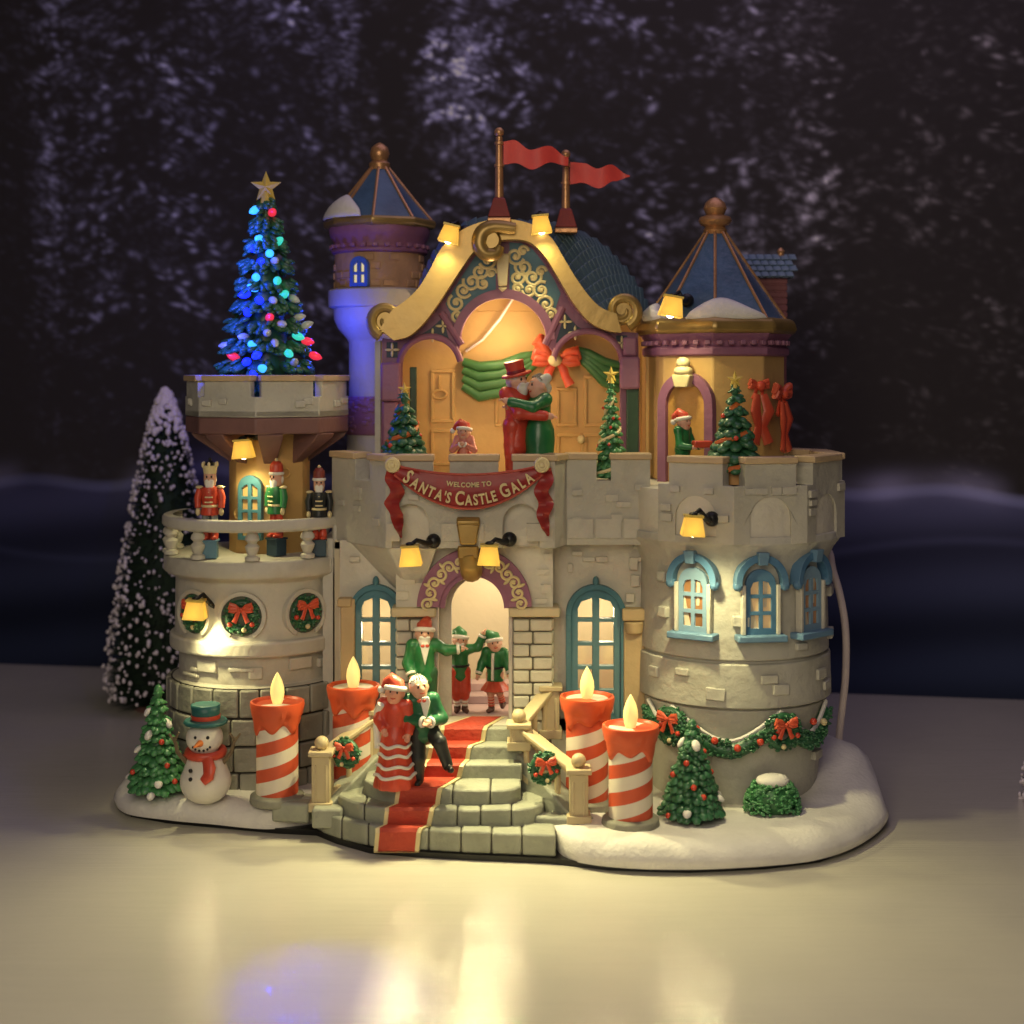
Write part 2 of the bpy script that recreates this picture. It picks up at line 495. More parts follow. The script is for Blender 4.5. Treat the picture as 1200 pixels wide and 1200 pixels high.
def table():
    mb = MB()
    nx, ny = 120, 110
    x0, x1, y0, y1 = -16, 16, -11, 10
    vv = []
    for j in range(ny+1):
        for i in range(nx+1):
            x = x0+(x1-x0)*i/nx; y = y0+(y1-y0)*j/ny
            z = .018*math.sin(.9*x+.35*y)+.012*math.sin(1.7*x-.6*y+1)
            g = min(1, max(0, (-2.6-y)/2.5))
            vv.append((x, y, z*g-.012*(1-g)*0))
    ff = [(j*(nx+1)+i, j*(nx+1)+i+1, (j+1)*(nx+1)+i+1, (j+1)*(nx+1)+i) for j in range(ny) for i in range(nx)]
    mb.add(vv, ff)
    m = mat('white_table_cover', (.60,.565,.46), .06, .05, .5, .05, 30, spec=.45)
    # the cover is finely ribbed from side to side, so lamps mirror in it as upright streaks
    nt = m.node_tree; N = nt.nodes; L = nt.links; b = N['Principled BSDF']
    tc = N.new('ShaderNodeTexCoord'); mp = N.new('ShaderNodeMapping'); mp.inputs['Scale'].default_value = (.4/S, 60/S, 1/S)
    L.new(tc.outputs['Object'], mp.inputs['Vector'])
    nz = N.new('ShaderNodeTexNoise'); nz.inputs['Scale'].default_value = 1; nz.inputs['Detail'].default_value = 3
    L.new(mp.outputs[0], nz.inputs['Vector'])
    bp = N.new('ShaderNodeBump'); bp.inputs['Strength'].default_value = 1; bp.inputs['Distance'].default_value = .0062*S
    L.new(nz.outputs['Fac'], bp.inputs['Height'])
    old = b.inputs['Normal'].links[0].from_node
    L.new(old.outputs[0], bp.inputs['Normal']); L.new(bp.outputs[0], b.inputs['Normal'])
    structure(build('table', mb, m, smooth=180))
table()

def backdrop():
    # the printed forest picture: firs with drooping snowy boughs over a blue snowfield
    Wc, Hc = 600, 440
    H0 = 11.8; Wd = 30.0
    img = np.zeros((Hc, Wc, 3)); 
    yy, xx = np.mgrid[0:Hc, 0:Wc]
    z = H0*(1-yy/Hc); u = xx/Wc
    zl = 3.42+.12*np.sin(u*23)+.1*np.sin(u*61+1)     # foot of the wood
    img[:] = (.010,.0088,.0092)
    acc = np.zeros((Hc, Wc))
    def splat(cx, cy, L, T, ang, I):
        r = int(L*1.6)+2
        x0, x1, y0, y1 = int(cx)-r, int(cx)+r+1, int(cy)-r, int(cy)+r+1
        x0, y0 = max(x0, 0), max(y0, 0); x1, y1 = min(x1, Wc), min(y1, Hc)
        if x1 <= x0 or y1 <= y0: return
        dx = xx[y0:y1, x0:x1]-cx; dy = yy[y0:y1, x0:x1]-cy
        a = (dx*math.cos(ang)+dy*math.sin(ang))/L; b = (-dx*math.sin(ang)+dy*math.cos(ang))/T
        g = np.exp(-(a*a+b*b)*1.6)*I
        acc[y0:y1, x0:x1] = np.maximum(acc[y0:y1, x0:x1], g)
    rr = random.Random(5)
    from mathutils import noise as mn
    def clump(x, y): return mn.fractal(Vector((x*.016, y*.013, 2.5)), 1.0, 2.0, 3)
    foot = Hc*(1-3.15/H0)
    trees = sorted([(rr.uniform(-.02, 1.02), rr.uniform(0, 1)) for _ in range(105)], key=lambda t: t[1])
    for tx, dep in trees:
        cx = tx*Wc; top = rr.uniform(-260, 20)+110*(1-dep)
        w = (13+24*dep)*rr.uniform(.8, 1.25); br = (.25+.75*dep)*rr.uniform(.35, 1.0)
        y0, y1 = max(0, int(top)), int(foot)
        for yq in range(y0, y1):            # the dark body of the tree hides what stands behind it
            hw = w*.62*min(1, (yq-top)/230+.04)
            x0, x1 = max(0, int(cx-hw)), min(Wc, int(cx+hw))
            if x1 > x0: acc[yq, x0:x1] *= .5
        y = top
        while y < foot-4:
            f = min(1, (y-top)/230+.08)
            for sd in (-1, 1):
                if rr.random() < .2: continue
                L_ = w*f*rr.uniform(.4, 1.25); I = br*rr.uniform(.1, 1)**1.2
                y_ = y+rr.uniform(-8, 8); sl = rr.uniform(.5, 1.6); gx, gy = cx+sd*L_*.6, y_+sl*L_*.5
                cl = max(.24, min(1, .55+1.9*clump(gx, gy)))
                for q in range(rr.randint(5, 11)):
                    t = rr.gauss(0, .42)
                    splat(gx+sd*t*L_*.8+rr.gauss(0, 2.2), gy+t*L_*sl*.8+rr.gauss(0, 2.6), rr.uniform(1.2, 3.6), rr.uniform(.8, 1.7), sd*(1.0+.28*sl)+rr.gauss(0, .4), I*rr.uniform(.2, 1.15)*cl)
            y += rr.uniform(4, 17)*(.7+.5*dep)
    for _ in range(350):
        x_, y_ = rr.uniform(0, Wc), rr.uniform(0, foot)
        splat(x_, y_, rr.uniform(1, 2.4), rr.uniform(.8, 1.6), rr.uniform(1, 2.1), rr.uniform(.02, .45)**1.4)
    px = (u-.5)*Wd
    mod = .40+1.2*np.exp(-((px+2.6)/3.3)**2)*np.clip((z-4.6)/3.5, .12, 1)+.50*np.exp(-((px-4.5)/3.2)**2)
    mod *= np.clip((z-3.3)/3.6, .16, 1)
    col = np.array([mn.fractal(Vector((q*.055, 7.7, 1.3)), 1.0, 2.0, 3) for q in range(Wc)])
    mod = mod*np.clip(.85+1.5*col, .25, 1.6)[None, :]
    snow = np.stack([acc*mod*.27, acc*mod*.27, acc*mod*.46], -1)
    warm = np.clip((px-1)/5, 0, 1)[..., None]
    snow = snow*(1-warm)+np.stack([acc*mod*.30, acc*mod*.275, acc*mod*.31], -1)*warm
    img += snow
    below = np.clip((zl-z)/.25, 0, 1)[..., None]
    t = np.clip((3.5-z)/3.5, 0, 1)[..., None]
    field = np.array([.17,.18,.33])*(1-t)**2.2+np.array([.085,.10,.21])*(1-(1-t)**2.2)
    streak = .75+.25*np.sin(z*5+np.sin(u*14)*1.2)+.35*np.exp(-((z-2.2-.3*np.sin(u*19))/.07)**2)
    streak = streak*(.6+.4*np.clip((px+3)/5, 0, 1))
    field = field*streak[..., None]
    img = img*(1-below)+field*below
    # misty edge and the dark blue field below it
    below = np.clip((zl-z)/.25, 0, 1)[..., None]
    t = np.clip((3.5-z)/3.5, 0, 1)[..., None]
    field = np.array([.034,.034,.070])*(1-t)**2.2+np.array([.0085,.0115,.024])*(1-(1-t)**2.2)
    streak = .75+.25*np.sin(z*5+np.sin(u*14)*1.2)+.35*np.exp(-((z-2.2-.3*np.sin(u*19))/.07)**2)
    streak = streak*(.6+.4*np.clip((px+3)/5, 0, 1))
    field = field*streak[..., None]
    img = img*(1-below)+field*below
    mist = np.exp(-((z-zl+.02)/.22)**2)*(.5+.5*np.sin(u*47+np.sin(u*90)))*(.3+.7*np.clip((px+2)/5, 0, 1))
    img += np.stack([mist*.06, mist*.058, mist*.10], -1)
    A = R_(-9.5)
    cx0, cy0 = 0.0, 7.0
    mb = MB()
    vv = []
    for j in range(Hc):
        for i in range(Wc):
            x = (i/(Wc-1)-.5)*Wd
            vv.append((cx0+x*math.cos(A), cy0+x*math.sin(A), H0*(1-j/(Hc-1))))
    ff = [(j*Wc+i, (j+1)*Wc+i, (j+1)*Wc+i+1, j*Wc+i+1) for j in range(Hc-1) for i in range(Wc-1)]
    mb.v = vv; mb.f = ff; mb.mi = [0]*len(ff)
    m = bpy.data.materials.new('printed_winter_forest'); m.use_nodes = True
    nt = m.node_tree; b = nt.nodes['Principled BSDF']
    at = nt.nodes.new('ShaderNodeVertexColor'); at.layer_name = 'print'
    nt.links.new(at.outputs['Color'], b.inputs['Base Color'])
    b.inputs['Roughness'].default_value = .75; b.inputs['Specular IOR Level'].default_value = .1
    o = build('backdrop', mb, m, smooth=180, recalc=False)
    ca = o.data.color_attributes.new('print', 'FLOAT_COLOR', 'POINT')
    full = np.ones((Hc*Wc, 4), np.float32); full[:, :3] = np.clip(img*PRINT_GAIN, 0, 1).reshape(-1, 3)
    ca.data.foreach_set('color', full.ravel())
    structure(o)
PRINT_GAIN = 4.6
backdrop()

# ---------------------------------------------------------------- snowy base
def snow_base():
    t = thing('snowy_base', 'kidney shaped snow covered base under the castle with dark felt edge', 'display base', (0, 0, 0))
    ctrl = [(-4.69,.3),(-4.45,-.35),(-3.9,-.62),(-3.35,-.78),(-2.75,-.95),(-2.35,-.85),(-2.0,-.7),(-1.1,-.75),(-.1,-.85),(.36,-1.25),(.56,-1.92),(1.05,-2.2),(1.8,-2.27),
            (2.6,-2.16),(3.2,-1.95),(3.75,-1.45),(4.2,-.7),(4.3,.1),(4.15,1.0),(3.6,2.3),(2.2,3.3),(0,3.5),(-2.2,3.3),(-3.6,2.4),(-4.5,1.3)]
    n = len(ctrl); out = []
    for i in range(n):
        p0, p1, p2, p3 = [Vector(ctrl[(i+q-1) % n]) for q in range(4)]
        for q in range(8):
            s_ = q/8
            out.append(.5*((2*p1)+(p2-p0)*s_+(2*p0-5*p1+4*p2-p3)*s_*s_+(3*p1-p0-3*p2+p3)*s_**3))
    c = Vector((-.1, .7))
    rings = [(1.0,.05),(1.006,.11),(.998,.17),(.982,.23),(.955,.275),(.91,.30),(.82,.30),(.65,.29),(.4,.28),(.15,.28)]
    mb = MB(); vv = []; m = len(out)
    from mathutils import noise
    for k_, (sc, z) in enumerate(rings):
        for p in out:
            q = c+(p-c)*sc
            nz = noise.noise(Vector((q.x*1.3, q.y*1.3, .3)))*.05+noise.noise(Vector((q.x*3.5, q.y*3.5, 4)))*.018
            if k_ > 0: q = q+(p-c).normalized()*nz*.6
            rise = max(0, min(1, (q.x-2.9)/.9))*max(0, min(1, (q.y+.9)/1.2))*max(0, min(1, (2.8-q.y)/1.0))
            if k_ > 2: nz += .38*rise*(1-.5*abs(k_-5)/4)
            vv.append((q.x, q.y, z+(nz if k_ > 2 else nz*.3 if k_ else 0)))
    ff = [(k_*m+i, k_*m+(i+1) % m, (k_+1)*m+(i+1) % m, (k_+1)*m+i) for k_ in range(len(rings)-1) for i in range(m)]
    ff.append(tuple((len(rings)-1)*m+i for i in range(m)))
    mb.add(vv, ff)
    build('snow_cover', mb, SNOW, t, smooth=80)
    fo = [Vector(p) for p in ((-4.62,.3),(-4.38,-.33),(-3.9,-.58),(-3.3,-.75),(-2.6,-.95),(-2.15,-1.02),(-1.9,-1.3),(-1.5,-1.62),(-1.0,-1.74),(-.4,-1.84),(.4,-1.94),(1.0,-2.15),(1.8,-2.22),(2.6,-2.11),(3.2,-1.9),(3.7,-1.42),(4.12,-.7),(4.22,.1),(4.05,1.0),(3.5,2.25),(2.2,3.2),(0,3.4),(-2.2,3.2),(-3.5,2.3),(-4.4,1.3))]
    fb = MB(); fb.plan(fo, .0, .06)
    build('felt_pad', fb, BLACK, t)
    # rocks at the right back corner of the base
    RKM = mat('dark_rock', (.06,.055,.05), .7, .3, 3, .6, 8)
    for (x, y, z, a, b_, h) in ((3.62,.75,.62,.22,.2,.3),(3.75,1.3,.9,.2,.2,.28),(3.66,1.5,1.2,.14,.14,.25)):
        rk = MB(); rk.ell((x,y,z), (a,b_,h), rotm('Y', 15), 7, 5); build('rock', rk, RKM, t, smooth=25)
    # flat paving stones beside the lowest step
    for (px, py, Y, w, d, h) in ((342,966,-.98,.42,.22,.1),(384,975,-1.2,.34,.2,.1),(355,958,-.8,.36,.2,.1),(650,980,-1.5,.4,.2,.1),(668,978,-1.42,.42,.3,.08)):
        x = WX(px, Y)
        pv = MB(); pv.box((x, Y+.06, .27-.02), (w, d, h+.12), rotm('Z', rng.uniform(-12, 12)))
        build('paving_stone', pv, STEPM, t, bevel=.03)
snow_base()

# ---------------------------------------------------------------- castle
castle = thing('castle', 'miniature stone castle with blue roofed turrets and lit arched hall', 'castle', (0, 0, .2))
CZ = .2
def cb(name, mb, m, **k):
    k.setdefault('parent', castle)
    if k['parent'] is castle: k.setdefault('loc', (0, 0, -CZ))
    return build(name, mb, m, **k)

def arc(cx, cz, rx, rz, a0, a1, n=16):
    return [(cx+rx*math.cos(R_(a0+(a1-a0)*i/n)), cz+rz*math.sin(R_(a0+(a1-a0)*i/n))) for i in range(n+1)]
def arch_hole(cx, zb, zs, w, rz=None, n=16):
    rz = rz or w/2
    return [(cx-w/2, zb), (cx+w/2, zb)]+arc(cx, zs, w/2, rz, 0, 180, n)
def band(inner_r, outer_r, cx, cz, a0, a1, n=18, ez=1.0):
    return arc(cx, cz, outer_r, outer_r*ez, a0, a1, n)+list(reversed(arc(cx, cz, inner_r, inner_r*ez, a0, a1, n)))

def frame_of(p0, p1):
    p0, p1 = Vector((p0[0], p0[1], 0)), Vector((p1[0], p1[1], 0))
    ux = (p1-p0).normalized(); uy = Vector((-ux.y, ux.x, 0))      # uy points inwards when p0->p1 runs left to right
    M = Matrix.Identity(4)
    M.col[0][:3] = ux; M.col[1][:3] = uy; M.col[2][:3] = (0,0,1); M.col[3][:3] = p0
    return M, (p1-p0).length

wall_mb, cop_mb, niche_mb = MB(), MB(), MB()
CZT, CZC = 4.10, 3.86
def crown(p0, p1, z0, zt, zc, notches, niches, th=.2, bricks=0, wm=None, cm=None):
    wm = wm or wall_mb; cm = cm or cop_mb
    M, L_ = frame_of(p0, p1)
    out = [(0, z0)]
    for uc, w, zb, ztp in sorted(niches):
        out += list(reversed(arc(uc, ztp-w/2, w/2, w/2, 0, 180, 16)))
        i_ = len(out)-17
        out.insert(i_, (uc-w/2, z0)); out.append((uc+w/2, z0))
    out.append((L_, z0))
    segs = []; x = L_
    top = []
    for a, b in sorted(notches, reverse=True):
        if x > b+1e-4: top += [(x, zt), (b, zt)]; segs.append((b, x))
        top += [(b, zc), (a, zc)]
        x = a
    if x > 1e-4: top += [(x, zt), (0, zt)]; segs.append((0, x))
    wm.M = M
    holes = []
    for uc, w, zb, ztp in niches:
        wm.slab(arch_hole(uc, z0+.002, ztp-w/2, w+.06), .15, .18)
    wm.slab(out+top, 0, th, holes)
    for i in range(bricks):
        for _ in range(30):
            bx_, bz_ = rng.uniform(.1, L_-.1), rng.uniform(min(z0+.25, zc-.1), zc-.05)
            if all(abs(bx_-n[0]) > n[1]/2+.09 or bz_ > n[3]+.06 for n in niches): break
        else: continue
        w_, h_ = rng.uniform(.1, .17), rng.uniform(.06, .085)
        wm.box((bx_, -.005+rng.uniform(-.012,.006), bz_), (w_, .05, h_), rotm('Y', rng.uniform(-2,2)))
    wm.M = None
    cm.M = M
    for a, b in segs:
        cm.bx(a-.015, b+.015, -.035, th+.03, zt+.002, zt+.075)
    cm.M = None

# plan of the upper terrace: left face, front bay, recess, then the octagonal tower crown
A_ = (WX(389,.25), .25); B_ = (WX(452,-.62), -.62); C_ = (WX(650,-.62), -.62); D_ = (WX(664,-.3), -.3); E_ = (WX(762,-.3), -.3)
TC = Vector((2.60, .1))
TR = 1.30
TA = [-48, -8, 30, 70, 112, 155]
TP = [(TC.x+TR*math.sin(R_(a)), TC.y-TR*math.cos(R_(a))) for a in TA]
def U(px, Y, p0): return WX(px, Y)-p0[0]
L_ab = (Vector(B_)-Vector(A_)).length
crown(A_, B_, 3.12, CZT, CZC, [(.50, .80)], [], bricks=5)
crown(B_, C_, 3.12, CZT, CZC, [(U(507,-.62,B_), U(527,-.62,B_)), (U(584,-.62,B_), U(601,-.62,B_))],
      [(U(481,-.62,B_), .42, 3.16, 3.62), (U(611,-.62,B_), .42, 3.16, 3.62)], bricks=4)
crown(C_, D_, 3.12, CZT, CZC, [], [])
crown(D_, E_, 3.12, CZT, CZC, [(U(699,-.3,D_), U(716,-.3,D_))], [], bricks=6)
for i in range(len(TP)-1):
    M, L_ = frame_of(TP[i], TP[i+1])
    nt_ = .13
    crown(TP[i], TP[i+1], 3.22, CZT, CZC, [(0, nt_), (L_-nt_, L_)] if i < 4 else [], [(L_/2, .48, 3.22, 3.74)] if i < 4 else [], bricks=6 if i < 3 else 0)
# stones with open joints along the foot of the front bay
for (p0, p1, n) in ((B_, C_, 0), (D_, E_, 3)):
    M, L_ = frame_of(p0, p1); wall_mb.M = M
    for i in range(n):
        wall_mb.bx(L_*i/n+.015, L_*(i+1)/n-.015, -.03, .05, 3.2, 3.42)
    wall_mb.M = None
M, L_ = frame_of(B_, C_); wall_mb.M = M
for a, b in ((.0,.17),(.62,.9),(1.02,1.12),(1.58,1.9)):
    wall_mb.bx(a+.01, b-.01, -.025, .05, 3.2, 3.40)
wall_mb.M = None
cb('battlement', wall_mb, mat('shaded_battlement_stone', (.43,.41,.345), .62, .13, 1.1, .6, 9, dirt=.35, dirtcol=(.18,.15,.1), edge=.25), bevel=.018)  # castle stone, its colour darkened for the shade above the lamps
cb('coping', cop_mb, TAN, bevel=.012)

# terrace floor and bay underside
fl = MB()
fl.plan([(A_[0]+.14, 2.2), (A_[0]+.16, .28), (B_[0]+.1, -.48), (C_[0]-.1, -.48), (D_[0]-.08, -.16), (E_[0], -.16), (2.4, -.1), (2.4, 2.2)], 3.14, 3.80)
fl.lathe([(1.22,3.26),(1.22,3.79)], (TC.x, TC.y, 0), 24)
cb('terrace_floor', fl, STONE2)

# corbel tapering under the left part of the bay
co = MB()
co.plan([(A_[0]+.02,.27),(B_[0]+.02,-.6),(WX(512,-.6),-.6),(WX(512,0),.0),(A_[0]+.3,.27)], 3.12, 2.50, .16, (WX(488,-.1), -.1))
co.bx(A_[0]+.02, A_[0]+.5, .172, .42, 2.9, 3.3)
cb('corbel', co, STONE, bevel=.02)

# round tower on the right
rt = MB()
rt.lathe([(.95,.2),(1.0,.6),(1.06,1.2),(1.085,1.36),(1.05,1.365),(1.05,1.39),(1.135,1.395),(1.135,1.5),(1.125,1.88),(1.07,1.885),(1.07,1.915),(1.11,1.92),(1.095,2.5),(1.09,2.88),(1.11,2.98),(1.16,3.09),(1.25,3.215),(1.24,3.3)], (TC.x, TC.y, 0), 96)
def on_tower(a, r=1.1, c=TC):
    a = R_(a)
    M = Matrix.Identity(4)
    M.col[0][:3] = (math.cos(a), math.sin(a), 0); M.col[1][:3] = (-math.sin(a), math.cos(a), 0); M.col[2][:3] = (0,0,1)
    M.col[3][:3] = (c.x+r*math.sin(a), c.y-r*math.cos(a), 0)
    return M
def zr(py): return EYE-(py-440)*.00945      # height of a point on the front of the round tower
for (a, z, w, h, d) in ((-53,2.80,.13,.11,.05),(-52,2.4,.13,.12,.05),(-4,2.36,.19,.12,.05),(4,2.24,.18,.10,.04),(-38,1.76,.17,.08,.05),(-18,1.55,.22,.14,.05),(12,1.72,.2,.1,.05),
                        (19,1.60,.2,.12,.05),(52,1.7,.2,.12,.05),(60,1.55,.2,.1,.05),(34,2.05,.16,.08,.04),(27,1.25,.2,.04,.03),(58,.75,.22,.1,.03),(20,.62,.2,.03,.02),(-60,1.7,.16,.12,.05),(70,2.6,.2,.12,.05),(73,2.1,.2,.12,.05)):
    rt.M = on_tower(a, 1.1 if z > 1.15 else 1.03); rt.box((0, .0, z), (w, d*2.4, h), rotm('Y', rng.uniform(-3, 3)))
rt.M = None
cb('tower', rt, STONE, bevel=.015)

def small_window(a, zb, c, r, w=.34, h=.72, hood=True, frame=WBLUE, pane=LITPANE, name='window'):
    """An arched window with a sill and a hood, set on a round wall at angle a."""
    M = on_tower(a, r, c)
    fm = MB(); fm.M = M
    zs = zb+h-w/2
    holes = []
    cw = (w-.15)/2
    rows = 3; rh = (h-.16)/rows
    for cx in (-(cw/2+.022), cw/2+.022):
        for q in range(rows):
            z0 = zb+.05+q*rh+.02; z1 = zb+.05+(q+1)*rh-.02
            if q < rows-1: holes.append([(cx-cw/2, z0),(cx+cw/2, z0),(cx+cw/2, z1),(cx-cw/2, z1)])
            else:
                sgn = 1 if cx > 0 else -1
                holes.append([(cx-cw/2, z0),(cx+cw/2, z0)]+([(cx+cw/2, z1-.08),(cx+cw*.2, z1-.015),(cx-cw/2, z1)] if sgn > 0 else [(cx+cw/2, z1),(cx-cw*.2, z1-.015),(cx-cw/2, z1-.08)]))
    fm.slab([(-w/2, zb),(w/2, zb)]+arc(0, zs, w/2, w/2, 0, 180, 14), -.06, .0, holes)
    root = cb(name, fm, frame, bevel=.008)
    pm = MB(); pm.M = M
    pm.slab([(-w/2+.02, zb+.02),(w/2-.02, zb+.02)]+arc(0, zs, w/2-.02, w/2-.02, 0, 180, 12), -.03, -.022)
    build('pane', pm, pane, root)
    # a pale curtain seen through the lower panes
    cu = MB(); cu.M = M
    cu.slab([(-w*.30, zb+.06),(-w*.1, zb+.06),(-w*.34, zb+h*.62),(-w*.42, zb+h*.62)], -.037, -.031)
    cu.slab([(w*.1, zb+.3),(w*.2, zb+.3),(w*.24, zb+h*.8),(w*.12, zb+h*.8)], -.037, -.031)
    build('curtain', cu, mat('curtain', (.6,.5,.36), .7), root)
    if hood:
        sl = MB(); sl.M = M; sl.box((0, -.06, zb-.035), (w+.22, .19, .075)); build('sill', sl, frame, root, bevel=.015)
        hd = MB(); hd.M = M
        hd.slab(band(w/2+.055, w/2+.13, 0, zs+.02, -6, 186, 20, 1.06), -.12, .02)
        hd.box((0, -.06, zs+w/2+.125), (.10, .2, .14), None, 1.25); 
        for sx in (-1, 1): hd.ell((sx*(w/2+.095), -.07, zs-.01), .058, None, 10, 8)
        build('hood', hd, frame, root, bevel=.02)
        ss = MB(); ss.M = M
        ss.slab([(-w/2-.05, zb),(-w/2-.003, zb),(-w/2-.003, zs)]+[(-w/2-.05, zs)], -.085, 0)
        ss.slab([(w/2+.003, zb),(w/2+.05, zb),(w/2+.05, zs)]+[(w/2+.003, zs)], -.085, 0)
        build('surround', ss, STONE2, root, bevel=.01)
    return root
small_window(-31, zr(742), TC, 1.092, pane=DARKPANE)
small_window(7, zr(742), TC, 1.092)
small_window(41, zr(742), TC, 1.092, pane=DARKPANE)

# ---- gate front
GY = .0
gw = MB()
PWX = -.42                                # portal centre
def zx(py, Y=0): return WZ(py, Y)
hole_door = arch_hole(-.36, 1.02, 2.36, .70)
hole_l = arch_hole(WX(441,0), 1.0, 2.32, .50)
hole_r = arch_hole(WX(698,0), 1.0, 2.28, .58)
gw.slab([(WX(398,0),.2),(1.75,.2),(1.75,3.14),(WX(398,0),3.14)], 0, .16, [hole_door, hole_l, hole_r])
for (px, py, w, h) in ((748,640,.12,.05),(742,660,.1,.14),(690,655,.14,.05),(738,700,.1,.1),(676,648,.12,.05),(705,655,.14,.06),(416,655,.12,.06),(745,655,.12,.05),(744,680,.1,.13),(437,650,.14,.06),(668,665,.06,.1),(735,770,.1,.08),(742,790,.12,.08)):
    gw.box((WX(px,0), -.01-rng.uniform(0,.02), zx(py)), (w, .07, h), rotm('Y', rng.uniform(-2,2)))
cb('wall', gw, STONE2, bevel=.015)

pb = MB()                                  # portal block above the capstones
PY = -.3
pout = [(WX(464,PY), WZ(722,PY)), (WX(503,PY), WZ(722,PY))]
ph = .40
pc = (WX(556,PY), WZ(712,PY))
pb.slab([(WX(464,PY), WZ(712,PY)), (pc[0]-ph, WZ(712,PY))]+list(reversed(arc(pc[0], pc[1], ph, ph*1.05, 0, 180, 20)))+[(WX(648,PY), WZ(712,PY)), (WX(648,PY), 3.14), (WX(464,PY), 3.14)], PY, -.002)
for (px, py, w, h) in ((478,680,.16,.07),(472,698,.14,.09),(480,668,.12,.05),(640,690,.12,.1),(636,670,.14,.06),(642,652,.1,.06),(497,650,.14,.05),(470,655,.12,.06),(634,704,.14,.06)):
    pb.box((WX(px,PY), PY-.005, WZ(py,PY)), (w, .05, h))
cb('portal', pb, BRICK, bevel=.015)
# pillars: dark joints behind separate pale stones
PJM = mat('pale_joint', (.20,.18,.13), .8); CAPM = mat('pale_capstone', (.62,.52,.32), .5)
for (xa, xb) in ((464, 503), (601, 648)):
    pj, ps, pcap = MB(), MB(), MB()
    x0, x1 = WX(xa,PY), WX(xb,PY)
    pj.bx(x0+.015, x1-.015, PY+.012, -.002, .8, WZ(724,PY))
    n = 9; z0, z1 = .95, WZ(725,PY)
    for q in range(n):
        za, zb_ = z0+(z1-z0)*q/n, z0+(z1-z0)*(q+1)/n
        mid = x0+(x1-x0)*(.5 if q % 2 else .42)
        for a, b in ((x0, mid), (mid, x1)):
            ps.bx(a+.008, b-.008, PY-.02-rng.uniform(0,.03), PY+.06, za+.008, zb_-.008)
        ps.bx(x0-.012, x0+.05, PY+.07, -.02, za+.008, zb_-.008)
        ps.bx(x1-.05, x1+.012, PY+.07, -.02, za+.008, zb_-.008)
    pcap.bx(WX(xa-5,PY), WX(xb+8,PY), PY-.09, -.0025, WZ(722,PY), WZ(711,PY)-.003)
    pr_ = cb('pillar', pj, PJM); build('pillar_stone', ps, BRICK, pr_, bevel=.018); build('capstone', pcap, CAPM, pr_, bevel=.02)
# white inner cheek of the passage
CKM = mat('pale_plaster', (.58,.52,.46), .6)
ck = MB(); ck.bx(WX(596,PY), WX(601,PY)-.002, PY+.03, .0, .95, WZ(712,PY)); cb('door_cheek', ck, CKM, bevel=.01)
ck = MB(); ck.bx(WX(503,PY)+.0, WX(503,PY)+.1, PY+.02, .0, .95, WZ(712,PY))
ck.slab([(WX(503,PY), 1.04),(WX(521,PY),1.04),(WX(521,PY),1.14),(WX(503,PY),1.24)], PY-.05, PY+.03)
cb('door_cheek', ck, CKM, bevel=.01)
# archivolt with gold scrolls
av = MB(); av.slab(band(ph-.0, ph+.26, pc[0], pc[1], 2, 178, 30, 1.05), PY-.09, PY-.003); av.slab(band(ph-.06, ph+.0, pc[0], pc[1], 0, 180, 30, 1.05), PY-.05, PY+.28)
cb('archivolt', av, PURPLE, bevel=.02)
def spiral(cx, cz, r0, r1, a0, turns, Y, n=22):
    return [(cx+(r0+(r1-r0)*i/n)*math.cos(R_(a0)+turns*2*PI*i/n), Y, cz+(r0+(r1-r0)*i/n)*math.sin(R_(a0)+turns*2*PI*i/n)) for i in range(n+1)]
sc_ = MB()
for i in range(14):
    a = 6+168*i/13
    if 78 < a < 102: continue
    rr = ph+.135
    cx, cz = pc[0]+rr*math.cos(R_(a)), pc[1]+rr*1.05*math.sin(R_(a))
    sg = 1 if a < 90 else -1
    sc_.tube(spiral(cx, cz, .075, .018, a+90, 1.2*sg*(1 if i % 2 else -1), PY-.10), .017, 6)
    sc_.ell((cx, PY-.1, cz), .022, None, 6, 5)
    a2 = a+6.4
    if not 78 < a2 < 102 and a2 < 172:
        sc_.ell((pc[0]+(rr+.06*(1 if i%2 else -1))*math.cos(R_(a2)), PY-.1, pc[1]+(rr+.06*(1 if i%2 else -1))*1.05*math.sin(R_(a2))), (.02,.02,.05), rotm('Y', -a2+90), 6, 5)
cb('scrollwork', sc_, GOLDP)
# big gold bracket over the door
kb = MB()
kx = WX(549,-.55)
kb.slab([(kx-.13,WZ(612,-.5)),(kx+.13,WZ(612,-.5)),(kx+.09,WZ(636,-.5)),(kx-.09,WZ(636,-.5))], -.72, -.3)
kb.slab([(kx-.12,WZ(638,-.5)),(kx+.12,WZ(638,-.5)),(kx+.115,WZ(652,-.5)),(kx-.115,WZ(652,-.5))], -.70, -.3)
kb.tube([(kx, -.60, WZ(648,-.5)), (kx+.02, -.60, WZ(660,-.5)), (kx+.03, -.50, WZ(668,-.5)), (kx+.03, -.40, WZ(671,-.5))], [.12,.12,.13,.13], 12)
kb.tube([(kx-.13, -.66, WZ(610,-.5)), (kx+.13, -.66, WZ(610,-.5))], .06, 10)
cb('gold_bracket', kb, GOLD, bevel=.02)

